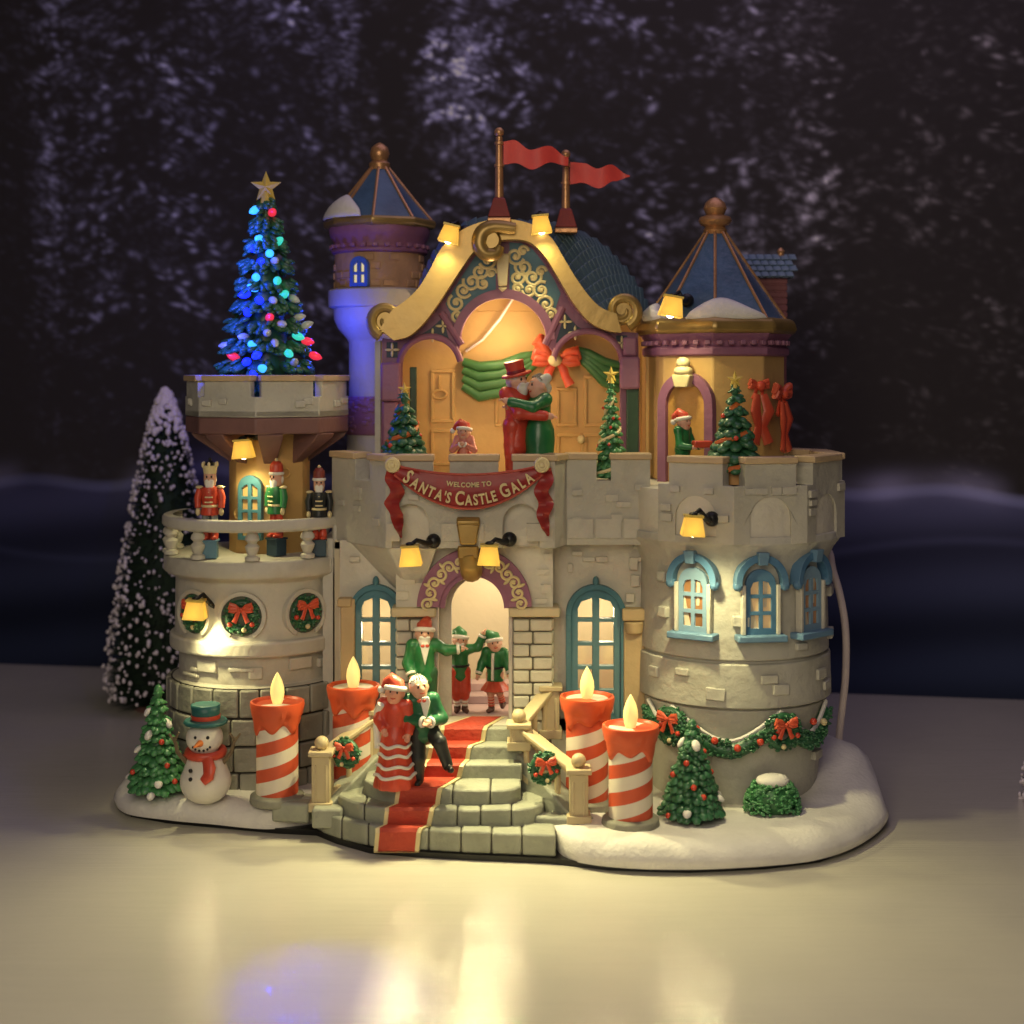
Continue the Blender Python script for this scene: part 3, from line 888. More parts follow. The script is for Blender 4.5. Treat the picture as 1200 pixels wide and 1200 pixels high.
def tall_window(hole_w, cx, zb, zs, w, m=TEAL):
    f = MB()
    cw = (w-.24)/2; holes = []
    rows = 5; zt = zs+w/2
    rh = (zt-.1-zb-.08)/rows
    for sgn in (-1, 1):
        hx = cx+sgn*(cw/2+.04)
        for q in range(rows):
            z0 = zb+.1+q*rh+.02; z1 = zb+.1+(q+1)*rh-.02
            if q < rows-1: holes.append([(hx-cw/2,z0),(hx+cw/2,z0),(hx+cw/2,z1),(hx-cw/2,z1)])
            else:
                a, b = hx-cw/2, hx+cw/2
                holes.append([(a,z0),(b,z0)]+([(b,z1-.12),(b-cw*.25,z1-.04),(a,z1+.0)] if sgn > 0 else [(b,z1),(a+cw*.25,z1-.04),(a,z1-.12)]))
    f.slab([(cx-w/2,zb),(cx+w/2,zb)]+arc(cx,zs,w/2,w/2,0,180,18), -.06, .05, holes)
    root = cb('window', f, m, bevel=.012)
    p = MB(); p.slab([(cx-w/2+.03,zb+.03),(cx+w/2-.03,zb+.03)]+arc(cx,zs,w/2-.03,w/2-.03,0,180,14), .0, .006)
    build('pane', p, GLASS, root)
    r = MB(); r.slab(band(w/2+.0, w/2+.06, cx, zs, 0, 180, 22), -.1, .02)
    for sx in (-1, 1): r.bx(cx+sx*(w/2+.03)-.03, cx+sx*(w/2+.03)+.03, -.1, .02, zb, zs-.002)
    r.ell((cx, -.06, zs+w/2+.09), (.04,.05,.07), None, 8, 6)
    build('surround', r, m, root, bevel=.015)
tall_window(hole_l, WX(441,0), 1.0, 2.32, .50)
tall_window(hole_r, WX(698,0), 1.0, 2.28, .58)
OST = mat('ochre_stone', (.52,.38,.20), .6, .14, 1.6, .4, 9)
pl = MB(); yq = -.12
pl.bx(WX(731,yq), WX(756,yq), yq, .0-.002, .8, WZ(728,yq)); pl.bx(WX(729,yq), WX(757,yq), yq-.06, -.003, WZ(727,yq), WZ(713,yq))
pl.lathe([(.10,WZ(742,yq)),(.12,WZ(728,yq))], (WX(743,yq), yq, 0), 12)
cb('pilaster', pl, OST, bevel=.015)
pl = MB(); pl.bx(WX(399,-.1), WX(416,-.1), -.12, -.002, .8, WZ(700,0)); pl.bx(WX(396,-.1), WX(412,-.1), -.16, -.003, WZ(709,0), WZ(699,0))
cb('pilaster', pl, OST, bevel=.015)

# hall behind the gate front
hb = MB()
hb.bx(-2.1, 1.72, 1.25, 1.32, .9, 3.1)
hb.bx(-2.1, -2.04, .17, 1.24, .9, 3.1); hb.bx(1.66, 1.72, .17, 1.24, .9, 3.1)
hb.bx(-2.1, 1.72, .17, 1.32, 3.02, 3.13)
cb('hall_interior', hb, HALL)
hf = MB(); hf.bx(-2.1, 1.72, -.0, 1.3, .9, 1.06); hf.bx(-1.0, .7, .7, 1.24, 1.062, 1.16); hf.bx(-1.0, .7, .95, 1.24, 1.162, 1.26)
cb('hall_floor', hf, ROSE, bevel=.01)
# outer shell of the castle behind
sh = MB()
sh.bx(-2.2, 2.7, 2.9, 3.0, .2, 3.8); sh.bx(-2.24, -2.12, .17, 2.9, .2, 3.14); sh.bx(2.6, 2.7, 1.0, 2.9, .2, 3.8)
cb('rear_wall', sh, STONE)

# lit lamps hidden in the hall
lamp('hall_lamp', 'POINT', (-.2, .5, 2.75), 26, (1, .84, .58), .12)
lamp('hall_lamp', 'POINT', (-1.62, .55, 2.0), 26, (1, .84, .58), .1)
lamp('hall_lamp', 'POINT', (1.1, .55, 2.2), 34, (1, .84, .58), .1)
# ---- left stair tower
LT = Vector((-3.10, .75))
def zl(py): return EYE-(py-440)*.01044
lt = MB()
lt.lathe([(1.03,.2),(1.03,1.46),(.95,1.47),(.95,1.80),(1.04,1.81),(1.06,1.83),(1.06,1.97),(1.04,1.99),(1.0,1.99),(.99,2.66),(1.06,2.70),(1.12,2.73),(1.13,2.76),(1.13,2.90),(1.11,2.93)], (LT.x, LT.y, 0), 80)
for a, z, w, h in ((-28,1.68,.28,.14),(-2,1.66,.3,.05),(8,1.62,.16,.14),(40,1.70,.3,.14),(-40,1.62,.14,.05),(62,1.66,.2,.1),(-45,1.55,.3,.04)):
    lt.M = on_tower(a, .955, LT); lt.box((0,0,z), (w,.06,h)); lt.M = None
cb('tower', lt, STONE2, bevel=.015)
bl = MB()
for c_, (z0, z1) in enumerate(((.22,.50),(.50,.80),(.80,1.12),(1.12,1.46))):
    a = -118+(c_*11 % 20)
    while a < 115:
        da = rng.uniform(11, 19)
        r0 = 1.03; r1 = 1.085+rng.uniform(0, .02)
        vv = []
        for zz in (z0+.012, z1-.012):
            for r in (r0, r1):
                for q in range(4):
                    aa = R_(a+.5+(da-1.0)*q/3)
                    vv.append((LT.x+r*math.sin(aa), LT.y-r*math.cos(aa), zz))
        f = []
        for q in range(3):
            f += [(q,q+1,q+5,q+4),(8+q,12+q,13+q,9+q),(4+q,5+q,13+q,12+q),(q,8+q,9+q,q+1)]
        f += [(0,4,12,8),(3,11,15,7)]
        bl.add(vv, f); a += da
cb('stone_course', bl, BLOCK, bevel=.02)
jt = MB(); jt.lathe([(1.045,.2),(1.045,1.455)], (LT.x, LT.y, 0), 64); cb('mortar', jt, JOINT)

# arched niches holding the wreaths
for a in (-37, -1, 42):
    n_ = MB(); n_.M = on_tower(a, .985, LT)
    n_.slab(band(.235, .285, 0, 2.29, -60, 240, 30), -.05, .05)
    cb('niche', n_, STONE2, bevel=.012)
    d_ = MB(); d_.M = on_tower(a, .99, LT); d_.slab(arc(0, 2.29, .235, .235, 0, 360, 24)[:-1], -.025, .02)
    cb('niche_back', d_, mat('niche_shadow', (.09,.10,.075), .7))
# balcony rail and balusters
ra = MB(); ra.lathe([(1.02,3.27),(1.12,3.26),(1.15,3.29),(1.15,3.37),(1.13,3.40),(1.02,3.40)], (LT.x, LT.y, 0), 64, R_(-115), R_(100))
root = cb('balustrade', ra, STONE2, bevel=.01)
for a in (-100,-78,-66,-31,6,42,78,-50-170):
    q = MB(); ca, sa = math.cos(R_(a)), math.sin(R_(a))
    q.lathe([(.085,2.94),(.085,2.98),(.05,3.0),(.075,3.06),(.085,3.10),(.05,3.14),(.085,3.18),(.075,3.22),(.05,3.25),(.08,3.262)], (LT.x+1.06*sa, LT.y-1.06*ca, 0), 14)
    build('baluster', q, STONE2, root)
# inner turret with teal door window
IT = Vector((WX(316,.85), .85))
it = MB(); it.lathe([(.49,2.9),(.49,4.5)], (IT.x, IT.y, 0), 10, R_(-9))
for a, z in ((14,3.05),(30,3.9),(-40,3.4)):
    it.M = on_tower(a, .475, IT); it.ring((0,-.005,z), .08, .014, rotm('X', 90), 16, 6, .75); it.M = None
cb('turret', it, ORANGE, bevel=.015)
def arched_frame(M, w, zb, zs, cols, rows, m, pane=None, name='window', y=-.05):
    f = MB(); f.M = M
    holes = []; zt = zs+w/2
    cw = (w-.05*(cols+1))/cols; rh = (zs+.04-zb-.03)/rows
    for c_ in range(cols):
        x0 = -w/2+.05+c_*(cw+.05)
        for r_ in range(rows):
            z0 = zb+.03+r_*rh+.02; z1 = zb+.03+(r_+1)*rh-.015
            if r_ == rows-1:
                sg = -1 if c_ < cols/2 else 1
                holes.append([(x0,z0),(x0+cw,z0)]+([(x0+cw,z1+.03),(x0,z1-.02)] if sg < 0 else [(x0+cw,z1-.02),(x0,z1+.03)]))
            else: holes.append([(x0,z0),(x0+cw,z0),(x0+cw,z1),(x0,z1)])
    f.slab([(-w/2,zb),(w/2,zb)]+arc(0,zs,w/2,w/2,0,180,14), y, .02, holes)
    root = cb(name, f, m, bevel=.008)
    p = MB(); p.M = M; p.slab([(-w/2+.02,zb+.02),(w/2-.02,zb+.02)]+arc(0,zs,w/2-.02,w/2-.02,0,180,10), -.014, -.008)
    build('pane', p, pane or DARKPANE, root)
    return root
arched_frame(on_tower(-17, .487, IT), .31, 3.10, 3.72, 2, 4, TEAL, mat('ochre_pane', (.42,.26,.1), .4, .3, 3, emit=.04, ecol=(1,.6,.2)))
# platform: brackets, fascia, parapet
bk = MB()
for a in (-80, -35, 10, 55, 100, 145, 190, 235):
    bk.M = on_tower(a, 0, IT)
    w0 = .11
    v_ = []
    for (y, z, w) in ((-.42,3.98,.07),(-.46,4.38,.07),(-.94,4.38,.15),(-.90,4.32,.15)):
        v_ += [(-w, y, z), (w, y, z)]
    bk.add(v_, [(0,2,4,6),(1,7,5,3),(0,1,3,2),(2,3,5,4),(4,5,7,6),(6,7,1,0)])
bk.M = None
cb('bracket', bk, BROWN, bevel=.015)
PC = Vector((WX(313,.85), .85)); PR = 1.0
pa_ = [-88,-43,2,47,92,137,182,227]
PP = [(PC.x+PR*math.sin(R_(a)), PC.y-PR*math.cos(R_(a))) for a in pa_]
fs = MB(); fs.plan([(PC.x+(p[0]-PC.x)*1.0, PC.y+(p[1]-PC.y)*1.0) for p in PP], 4.38, 4.575); cb('fascia', fs, BROWN, bevel=.02)
pw, pcp = MB(), MB()
for i in range(8):
    p0, p1 = PP[i], PP[(i+1) % 8]
    L_ = (Vector(p1)-Vector(p0)).length
    crown(p0, p1, 4.58, 5.0, 4.82, [(0,.07),(L_-.07,L_)], [], th=.1, bricks=2 if i in (0,1,2,3) else 0, wm=pw, cm=pcp)
pw.plan(PP, 4.58, 4.66)
cb('parapet', pw, STONE, bevel=.012); cb('coping', pcp, TAN, bevel=.012)

# ---- rear blue-roofed tower on the left
BT = Vector((-1.733, 2.0))
def zb_(py): return EYE-(py-440)*.01118
s_ = MB(); s_.lathe([(.44,3.0),(.42,4.7),(.40,4.80),(.40,5.50),(.43,5.55),(.54,5.68),(.595,5.80),(.60,5.94),(.665,5.96),(.67,6.0),(.67,6.17),(.64,6.19)], (BT.x, BT.y, 0), 48)
cb('tower', s_, mat('grey_plaster', (.44,.40,.36), .6, .1, 1.5, .4, 9))
s2 = MB()
for i in range(90):
    a = rng.uniform(-100, 100); z = rng.uniform(4.35, 4.78)
    s2.M = on_tower(a, .425, BT); s2.box((0,0,z), (.09,.08,.05), rotm('Y', rng.uniform(-10,10)))
s2.M = None; s2.lathe([(.44,4.30),(.45,4.32),(.45,4.76),(.42,4.80)], (BT.x, BT.y, 0), 40)
cb('rough_band', s2, PURPLE, bevel=.015)
d_ = MB(); d_.lathe([(.585,6.19),(.585,6.68)], (BT.x, BT.y, 0), 48)
for row in range(4):
    for j in range(12):
        if rng.random() < .55: continue
        a = -95+190*(j+.5*(row % 2))/12
        d_.M = on_tower(a, .585, BT); d_.box((0,0,6.25+row*.11), (.13,.03,.085)); d_.M = None
cb('brick_drum', d_, OBRICK, bevel=.01)
c_ = MB(); c_.lathe([(.59,6.64),(.63,6.66),(.63,6.70),(.60,6.72),(.60,6.80),(.64,6.86),(.66,6.94),(.66,6.99)], (BT.x, BT.y, 0), 48)
for j in range(26):
    c_.M = on_tower(360*j/26, .62, BT); c_.box((0,0,6.735), (.07,.07,.05)); c_.M = None
cb('cornice', c_, PURPLE, bevel=.01)
arched_frame(on_tower(-19, .60, BT), .25, 6.20, 6.46, 2, 2, mat('blue_window', (.05,.12,.4), .4), mat('lit_cream_pane', (.7,.6,.35), .4, emit=.5, ecol=(1,.85,.4)))
def cone_roof(c, z0, z1, r0, r1, n, a0, rim, ribs, fin, finm, snow=()):
    m_ = MB(); m_.lathe([(r0,z0),(r0*.63+r1*.37,z0+(z1-z0)*.36),(r1,z1)], (c.x, c.y, 0), n, R_(a0))
    # rows of shingle edges on the roof
    root = cb('roof', m_, ROOFB, smooth=20, bevel=.01)
    rb = MB()
    for i in range(n):
        a = R_(a0+360*i/n)
        pts = [(c.x+r*math.sin(a), c.y-r*math.cos(a), z+.01) for r, z in ((r0,z0),(r0*.63+r1*.37,z0+(z1-z0)*.36),(r1,z1))]
        rb.tube(pts, .02, 6)
    build('rib', rb, ribs, root)
    rm = MB()
    rm.lathe(rim, (c.x, c.y, 0), n, R_(a0))
    build('roof_rim', rm, GOLD if ribs is COPPER else COPPER, root, bevel=.03)
    fm = MB(); fm.lathe(fin, (c.x, c.y, 0), 20); build('finial', fm, finm, root)
    return root
cone_roof(BT, 7.06, 7.80, .70, .10, 8, -2, [(.62,6.97),(.72,6.98),(.75,7.03),(.74,7.09),(.68,7.10)], COPPER,
          [(.13,7.76),(.14,7.84),(.10,7.88),(.115,7.92),(.13,7.97),(.11,8.05),(.05,8.10),(.01,8.12)], COPPER)
def snow_patch(c, z0, z1, r0, r1, a_mid, half, h, thick=.05, name='snow_patch', lobes=3):
    """Snow lying along the eave of a conical roof."""
    m_ = MB(); n = 22; rows = 6
    vv = []
    for lay in (0, 1):
        for i in range(n+1):
            s = -1+2*i/n
            a = R_(a_mid+half*s)
            top = h*math.sqrt(max(0, 1-s*s))*(.72+.28*math.cos(s*lobes*2.1+.6))+.001
            for j in range(rows+1):
                t = top*j/rows
                r = r0+(r1-r0)*t
                bul = math.sqrt(max(0, 1-s*s))*math.sin(PI*min(1, .12+.88*(1-j/rows)))*thick if lay else -.02
                r += bul
                vv.append((c.x+r*math.sin(a), c.y-r*math.cos(a), z0+(z1-z0)*t+bul*.8))
    N_ = (n+1)*(rows+1); ff = []
    for i in range(n):
        for j in range(rows):
            a = i*(rows+1)+j; b = a+rows+1
            ff += [(a,b,b+1,a+1),(N_+a,N_+a+1,N_+b+1,N_+b)]
        a = i*(rows+1); b = a+rows+1
        ff += [(a, N_+a, N_+b, b), (a+rows, b+rows, N_+b+rows, N_+a+rows)]
    m_.add(vv, ff)
    return cb(name, m_, SNOW, smooth=70)
snow_patch(BT, 7.10, 7.80, .74, .12, -48, 34, .42, lobes=.7)

def smooth_pts(pts, n=5):
    res = []; P = [Vector(p) for p in pts]
    for i in range(len(P)-1):
        p0, p1, p2, p3 = P[max(i-1,0)], P[i], P[i+1], P[min(i+2,len(P)-1)]
        for q in range(n):
            s = q/n
            res.append(tuple(.5*((2*p1)+(p2-p0)*s+(2*p0-5*p1+4*p2-p3)*s*s+(3*p1-p0-3*p2+p3)*s**3)))
    return res+[tuple(P[-1])]
# ---- hall gable
FY = .85
g_in = [(448,396),(460,397),(478,391),(494,378),(508,360),(524,336),(540,312),(553,294),(568,284),(588,280),(612,280),(627,287),(641,303),(655,326),(672,354),(691,376),(716,387),(748,390)]
out = [(446,545)]+smooth_pts(g_in, 3)+[(750,545),(727,545),(727,426)]
rarch = [(689+37*math.cos(R_(a)), 424-33*math.sin(R_(a))) for a in range(10, 171, 10)]
march = [(590+50*math.cos(R_(a)), 400-51*math.sin(R_(a))) for a in range(0, 181, 8)]
larch = [(504+33*math.cos(R_(a)), 430-33*math.sin(R_(a))) for a in range(10, 171, 10)]
out += rarch+[(652,424),(646,410),(640,402)]+march[1:-1]+[(540,402),(538,408),(532,414)]+larch+[(471,430),(471,545)]
fa = MB(); fa.slab(P2(out, FY), FY, FY+.12)
cb('gable_front', fa, PURPLE, bevel=.012)
# raised mouldings round the arches
ml = MB()
o_m = [(590+50*math.cos(R_(a)), 400-51*math.sin(R_(a))) for a in range(0, 181, 6)]
ml.slab(P2([(590+61*math.cos(R_(a)), 402-63*math.sin(R_(a))) for a in range(4, 177, 6)]+list(reversed([(590+51*math.cos(R_(a)), 402-52*math.sin(R_(a))) for a in range(4, 177, 6)])), FY), FY-.06, FY-.003)
for a_, b_ in (((541,404),(517,366)),((639,404),(659,360))):
    ml.tube([W(a_[0],a_[1],FY-.03), W(b_[0],b_[1],FY-.03)], .045, 8)
ml.tube([W(x,y,FY-.03) for x, y in [(689+40*math.cos(R_(a)), 424-36*math.sin(R_(a))) for a in range(0,171,10)]], .04, 8)
ml.tube([W(x,y,FY-.03) for x, y in [(504+36*math.cos(R_(a)), 430-36*math.sin(R_(a))) for a in range(10,181,10)]], .04, 8)
ml.tube([W(x,y,FY-.02) for x, y in g_in[2:-2]], .045, 8)
cb('moulding', ml, PURPLE, bevel=.012)
# blue panels with gold scrolls
def on_inner(px):
    for (a, b), (c, d) in zip(g_in, g_in[1:]):
        if a <= px <= c: return b+(d-b)*(px-a)/(c-a)
sgm = MB()
Lp = [(581,284),(568,291),(556,302),(545,318),(531,340),(522,356),(538,386),(543,375),(552,359),(564,348),(581,340)]
Rp = [(597,284),(611,285),(624,292),(636,307),(650,329),(657,344),(644,382),(638,372),(629,360),(618,349),(597,341)]
for p in (Lp, Rp):
    pbm = MB(); pbm.slab(P2(p, FY), FY-.012, FY+.02); cb('panel', pbm, PANELB)
for q_ in ([(519,372),(505,385),(492,393),(528,404)], [(662,366),(676,382),(690,390),(651,402)], [(453,401),(466,401),(466,419),(453,419)], [(722,393),(735,393),(735,411),(722,411)]):
    pn = MB(); pn.slab(P2(q_, FY), FY-.012, FY+.02); cb('panel', pn, NAVY)
YS = FY-.03
for (cx, cy_, r, a0, tn) in ((572,305,.10,200,1.4),(562,318,.09,20,-1.3),(553,330,.10,160,1.4),(543,340,.09,-30,-1.4),(535,355,.10,120,1.3),(536,370,.08,0,-1.3),(566,332,.08,90,1.2),(576,320,.06,0,1.2),(572,293,.05,0,1.2),
                             (604,300,.10,-20,-1.4),(614,313,.10,160,1.4),(606,325,.09,60,-1.3),(624,325,.10,20,-1.4),(620,340,.08,180,1.3),(634,340,.10,60,1.4),(640,356,.10,200,-1.3),(645,368,.07,0,1.3),(606,338,.06,0,1.2),(634,318,.06,0,1.2),(613,294,.06,0,1.2)):
    c0 = W(cx, cy_, YS)
    sgm.tube(spiral(c0.x, c0.z, r*1.12, r*.2, a0, tn, YS, 20), .021, 6)
    sgm.ell((c0.x, YS, c0.z), .032, None, 7, 5)
for (cx, cy_) in ((507,393),(519,382),(662,377),(674,390),(459.5,410),(728.5,402)):
    c0 = W(cx, cy_, YS)
    for a in (0, 90, 180, 270):
        sgm.ell(c0+Vector((.045*math.cos(R_(a)), 0, .045*math.sin(R_(a)))), (.045,.018,.017), rotm('Y', -a), 7, 5)
cb('scrollwork', sgm, GOLDP)
ks = MB(); ks.slab(P2([(581,298),(597,298),(594,336),(584,336)], FY), FY-.12, FY-.004); ks.slab(P2([(583,337),(595,337),(589,343)], FY), FY-.1, FY-.004)
cb('keystone', ks, mat('cream_keystone', (.66,.55,.32), .5), bevel=.02)
# gold bargeboard with scrolled ends
g_out = [(446,386),(460,364),(474,354),(490,339),(504,317),(516,294),(533,276),(555,264),(580,258),(606,259),(630,267),(647,281),(661,304),(675,327),(692,350),(706,362),(722,368)]
low = [(462,399),(480,394),(496,380),(510,362),(526,338),(542,314),(555,296),(570,286),(588,282),(612,282),(627,289),(641,305),(655,328),(672,356),(691,378),(712,388),(728,390)]
bb = MB(); bb.slab(P2(smooth_pts(g_out)+list(reversed(smooth_pts(low))), .62), .52, .86)
rail = [((a[0]+b[0])/2, (a[1]+b[1])/2) for a, b in zip(g_out, low)]
for cx, cy_, sg in ((453,375,1),(729,364,-1)):
    c0 = W(cx, cy_, .6)
    pts = spiral(c0.x, c0.z, .20, .045, 250 if sg > 0 else -70, -1.25*sg*(1 if sg > 0 else 1), .58, 30)
    bb.tube(pts, [.08-.045*i/30 for i in range(31)], 10)
    M = Matrix.Translation((c0.x, .58, c0.z)) @ Matrix.Rotation(R_(90), 4, 'X')
    bb.M = M; bb.lathe([(.14,-.22),(.17,-.2),(.17,.0),(.14,.03)], (0,0,0), 24); bb.M = None
cb('bargeboard', bb, GOLD, bevel=.035, segs=3)
cu = MB()
c0 = W(572, 287, .45)
cp_ = smooth_pts([W(604,268,.45), W(580,266,.45), W(566,272,.45), W(562,286,.45), W(569,297,.45), W(581,297,.45), W(586,288,.45)], 5); cu.tube(cp_, [.10-.05*abs(i/(len(cp_)-1)-.45)**2*3 for i in range(len(cp_))], 14)
M = Matrix.Translation((WX(575,.5), .5, WZ(282,.5))) @ Matrix.Rotation(R_(90), 4, 'X'); cu.M = M; cu.lathe([(.1,-.2),(.13,.0),(.1,.1)], n=18); cu.M = None
cb('crest_scroll', cu, GOLD)
# bulging roof: it springs from the bargeboard and swells out behind it, covered with tiles
def along(pts, n):
    P = [Vector(p) for p in pts]; ls = [0]
    for a, b in zip(P, P[1:]): ls.append(ls[-1]+(b-a).length)
    res = []
    for i in range(n+1):
        s = ls[-1]*i/n
        for j in range(len(P)-1):
            if s <= ls[j+1]+1e-9:
                t = (s-ls[j])/(ls[j+1]-ls[j]); res.append(P[j].lerp(P[j+1], t)); break
    return res
roof_root = None
f_r = [W(x,y+4,.80) for x, y in ((606,261),(630,268),(647,282),(660,305),(674,328),(691,351),(706,364))]
f_l = [W(x,y+4,.80) for x, y in ((606,261),(580,260),(556,266),(535,278),(518,296),(506,318),(492,340))]
b_r = [W(x,y,1.55) for x, y in ((608,261),(650,265),(685,277),(703,287),(720,304),(737,324),(752,347),(760,368))]
b_l = [W(x,y,1.55) for x, y in ((608,261),(574,262),(546,270),(524,285),(508,305),(498,328),(492,352))]
rf = MB()
NR = 13
sides = []
for fpts, bpts in ((f_r, b_r), (f_l, b_l)):
    F, B = along(fpts, NR), along(bpts, NR)
    C = [b+Vector((0, 1.6, 0)) for b in B]
    grid = []
    for i in range(NR+1):
        row = [F[i].lerp(B[i], q/6)+Vector((0, 0, .10*math.sin(PI*q/6)*min(1, i/4))) for q in range(7)]+[B[i].lerp(C[i], q/5) for q in range(1, 6)]
        grid.append(row)
    nq = len(grid[0])
    rf.add([p-Vector((0,0,.03)) for r in grid for p in r], [(i*nq+j, (i+1)*nq+j, (i+1)*nq+j+1, i*nq+j+1) for i in range(NR) for j in range(nq-1)])
    sides.append(grid)
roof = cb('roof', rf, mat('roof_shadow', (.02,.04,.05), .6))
tm = MB()
for grid in sides:
    for i in range(NR):
        for j in range(len(grid[0])-1):
            for h in (0, 1):
                off = .25 if i % 2 else 0
                a0 = (h+off)/2; 
                def pt(u, v):
                    v = min(max(v, 0), 1)
                    return (grid[i][j].lerp(grid[i][j+1], v)).lerp(grid[i+1][j].lerp(grid[i+1][j+1], v), u)
                c0 = pt(.5, a0+.25)
                du = pt(1, a0+.25)-pt(0, a0+.25); dv = grid[i][j+1]-grid[i][j]
                if du.length < 1e-4 or dv.length < 1e-4: continue
                x = dv.normalized(); z = x.cross(du).normalized()
                if z.z < 0: z = -z
                y = z.cross(x)
                if y.dot(du) < 0: y = -y; x = -x
                M = Matrix((x, y, z)).transposed() @ rotm('X', -11)
                tm.box(c0+z*.022, (dv.length*.47, du.length*1.2, .03), M)
build('tile', tm, SLATE, roof, bevel=.01)
# posts beside the stage, back wall, doors
po = MB(); po.bx(WX(734,.8), WX(748,.8), .72, .84, 3.8, WZ(440,.8)); cb('post', po, DGREEN, bevel=.012)
po = MB(); po.bx(WX(480,1.0), WX(488,1.0), 1.0, 1.1, 3.8, WZ(430,1.0)); cb('post', po, DGREEN, bevel=.012)
pc_ = MB()
pc_.bx(WX(726,.8), WX(749,.8), .66, .845, WZ(456,.8), WZ(418,.8)); pc_.bx(WX(730,.8), WX(746,.8), .70, .845, WZ(418,.8)+.002, WZ(395,.8)); cb('capital', pc_, PURPLE, bevel=.03)
pc_ = MB(); pc_.bx(WX(447,.8), WX(470,.8), .66, .845, WZ(470,.8), WZ(425,.8)); pc_.bx(WX(448,.8), WX(466,.8), .74, .845, 3.8, WZ(470,.8)-.002)
cb('capital', pc_, PURPLE, bevel=.03)
bw = MB(); bw.bx(-1.5, 1.75, 1.62, 1.72, 3.8, 5.9); bw.bx(-.9, 1.15, 1.62, 1.72, 5.9, 6.55)
def panel(mb, px0, py0, px1, py1, Y, t=.035):
    x0, x1, z0, z1 = WX(px0,Y), WX(px1,Y), WZ(py1,Y), WZ(py0,Y)
    for a, b, c, d in ((x0,x1,z0,z0+.04),(x0,x1,z1-.04,z1),(x0,x0+.04,z0+.041,z1-.041),(x1-.04,x1,z0+.041,z1-.041)):
        mb.bx(a, b, Y-t, Y+.02, c, d)
for (x0,y0,x1,y1) in ((505,433,533,495),(505,503,533,545),(652,454,676,500),(652,508,684,545),(684,440,716,500),(684,508,716,545),(580,454,600,500)):
    panel(bw, x0, y0, x1, y1, 1.62)
bw.ring((WX(515,1.6), 1.59, WZ(462,1.6)), .09, .02, rotm('X', 90), 16, 6, .6); bw.tube([(WX(515,1.6),1.59,WZ(440,1.6)),(WX(515,1.6),1.59,WZ(458,1.6))], .016, 6)
cb('stage_wall', bw, ORANGE, bevel=.012)
kn = MB(); kn.ell((WX(681,1.55), 1.56, WZ(515,1.55)), .055); cb('door_knob', kn, GOLDP)
for q_ in ((-1.62, -1.5, .98, 1.72, 3.8, 5.5), (1.66, 1.76, .98, 1.72, 3.8, 5.6)):
    sw = MB(); sw.bx(*q_); cb('stage_side', sw, ORANGE)
sw = MB(); sw.bx(-.62, .72, 1.0, 1.6, 6.38, 6.42); cb('stage_ceiling', sw, ORANGE)
sb = MB(); sb.bx(-1.7, -1.63, .98, 3.0, 3.8, 5.5); sb.bx(1.77, 1.82, .98, 3.0, 3.8, 5.5); sb.bx(-1.7, 1.82, 2.92, 3.0, 3.8, 5.6)
cb('rear_wall', sb, STONE)
tag_c = MB(); tag_c.tube([W(546,412,1.5), W(566,398,1.45), W(586,374,1.4), W(601,350,1.35)], .016, 8); cb('cable', tag_c, WIRE)

# ---- upper turret on the right
UT = Vector((WX(838,.9), .9))
ut = MB(); ut.lathe([(.84,3.8),(.84,5.42)], (UT.x, UT.y, 0), 8, R_(-10))
def uface(a): return on_tower(a, .84*math.cos(R_(22.5)), UT)
cb('turret', ut, ORANGE, smooth=20, bevel=.02)
uc = MB(); uc.lathe([(.86,5.30),(.90,5.32),(.90,5.40),(.86,5.42),(.86,5.47),(.93,5.56),(.95,5.60)], (UT.x, UT.y, 0), 8, R_(-10))
for j in range(40):
    a = 9*j+4.5
    uc.M = on_tower(a, .87, UT); uc.box((0,-.01,5.46), (.07,.06,.055)); uc.M = None
cb('cornice', uc, PURPLE, smooth=20, bevel=.012)
for a, big in ((-32.5, 1), (12.5, 0)):
    if not big: continue
    uf = MB(); uf.M = uface(a)
    uf.slab([(-.36,3.8),(-.25,3.8)]+list(reversed(arc(0,4.72,.25,.27,0,180,18)))+[(.25,3.8),(.36,3.8)]+arc(0,4.72,.36,.39,0,180,18), -.09, .02)
    r_ = cb('arch', uf, PURPLE, bevel=.02)
    dp = MB(); dp.M = uface(a); dp.slab([(-.25,3.8),(.25,3.8)]+arc(0,4.72,.25,.27,0,180,14), -.018, .01)
    build('door', dp, mat('orange_door', (.56,.30,.08), .5), r_)
    kq = MB(); kq.M = uface(a); kq.slab([(-.09,4.93),(.09,4.93),(.12,5.08),(-.12,5.08)], -.2, 0); kq.ell((0,-.12,5.12), (.12,.1,.07)); kq.ell((0,-.12,5.22), (.09,.08,.07))
    build('keystone', kq, GOLDP, r_, bevel=.015)
cone_roof(UT, 5.74, 6.86, .86, .10, 8, -8, [(.90,5.56),(.98,5.58),(1.0,5.64),(.97,5.73),(.90,5.76)], COPPER,
          [(.12,6.80),(.15,6.86),(.12,6.90),(.19,6.94),(.205,6.98),(.19,7.02),(.11,7.05),(.12,7.07),(.145,7.13),(.12,7.20),(.06,7.25),(.01,7.27)], COPPER)
snow_patch(UT, 5.75, 6.86, .90, .12, 2, 33, .21, .045, lobes=1.2)
snow_patch(UT, 5.75, 6.86, .90, .12, -66, 24, .16, .07)
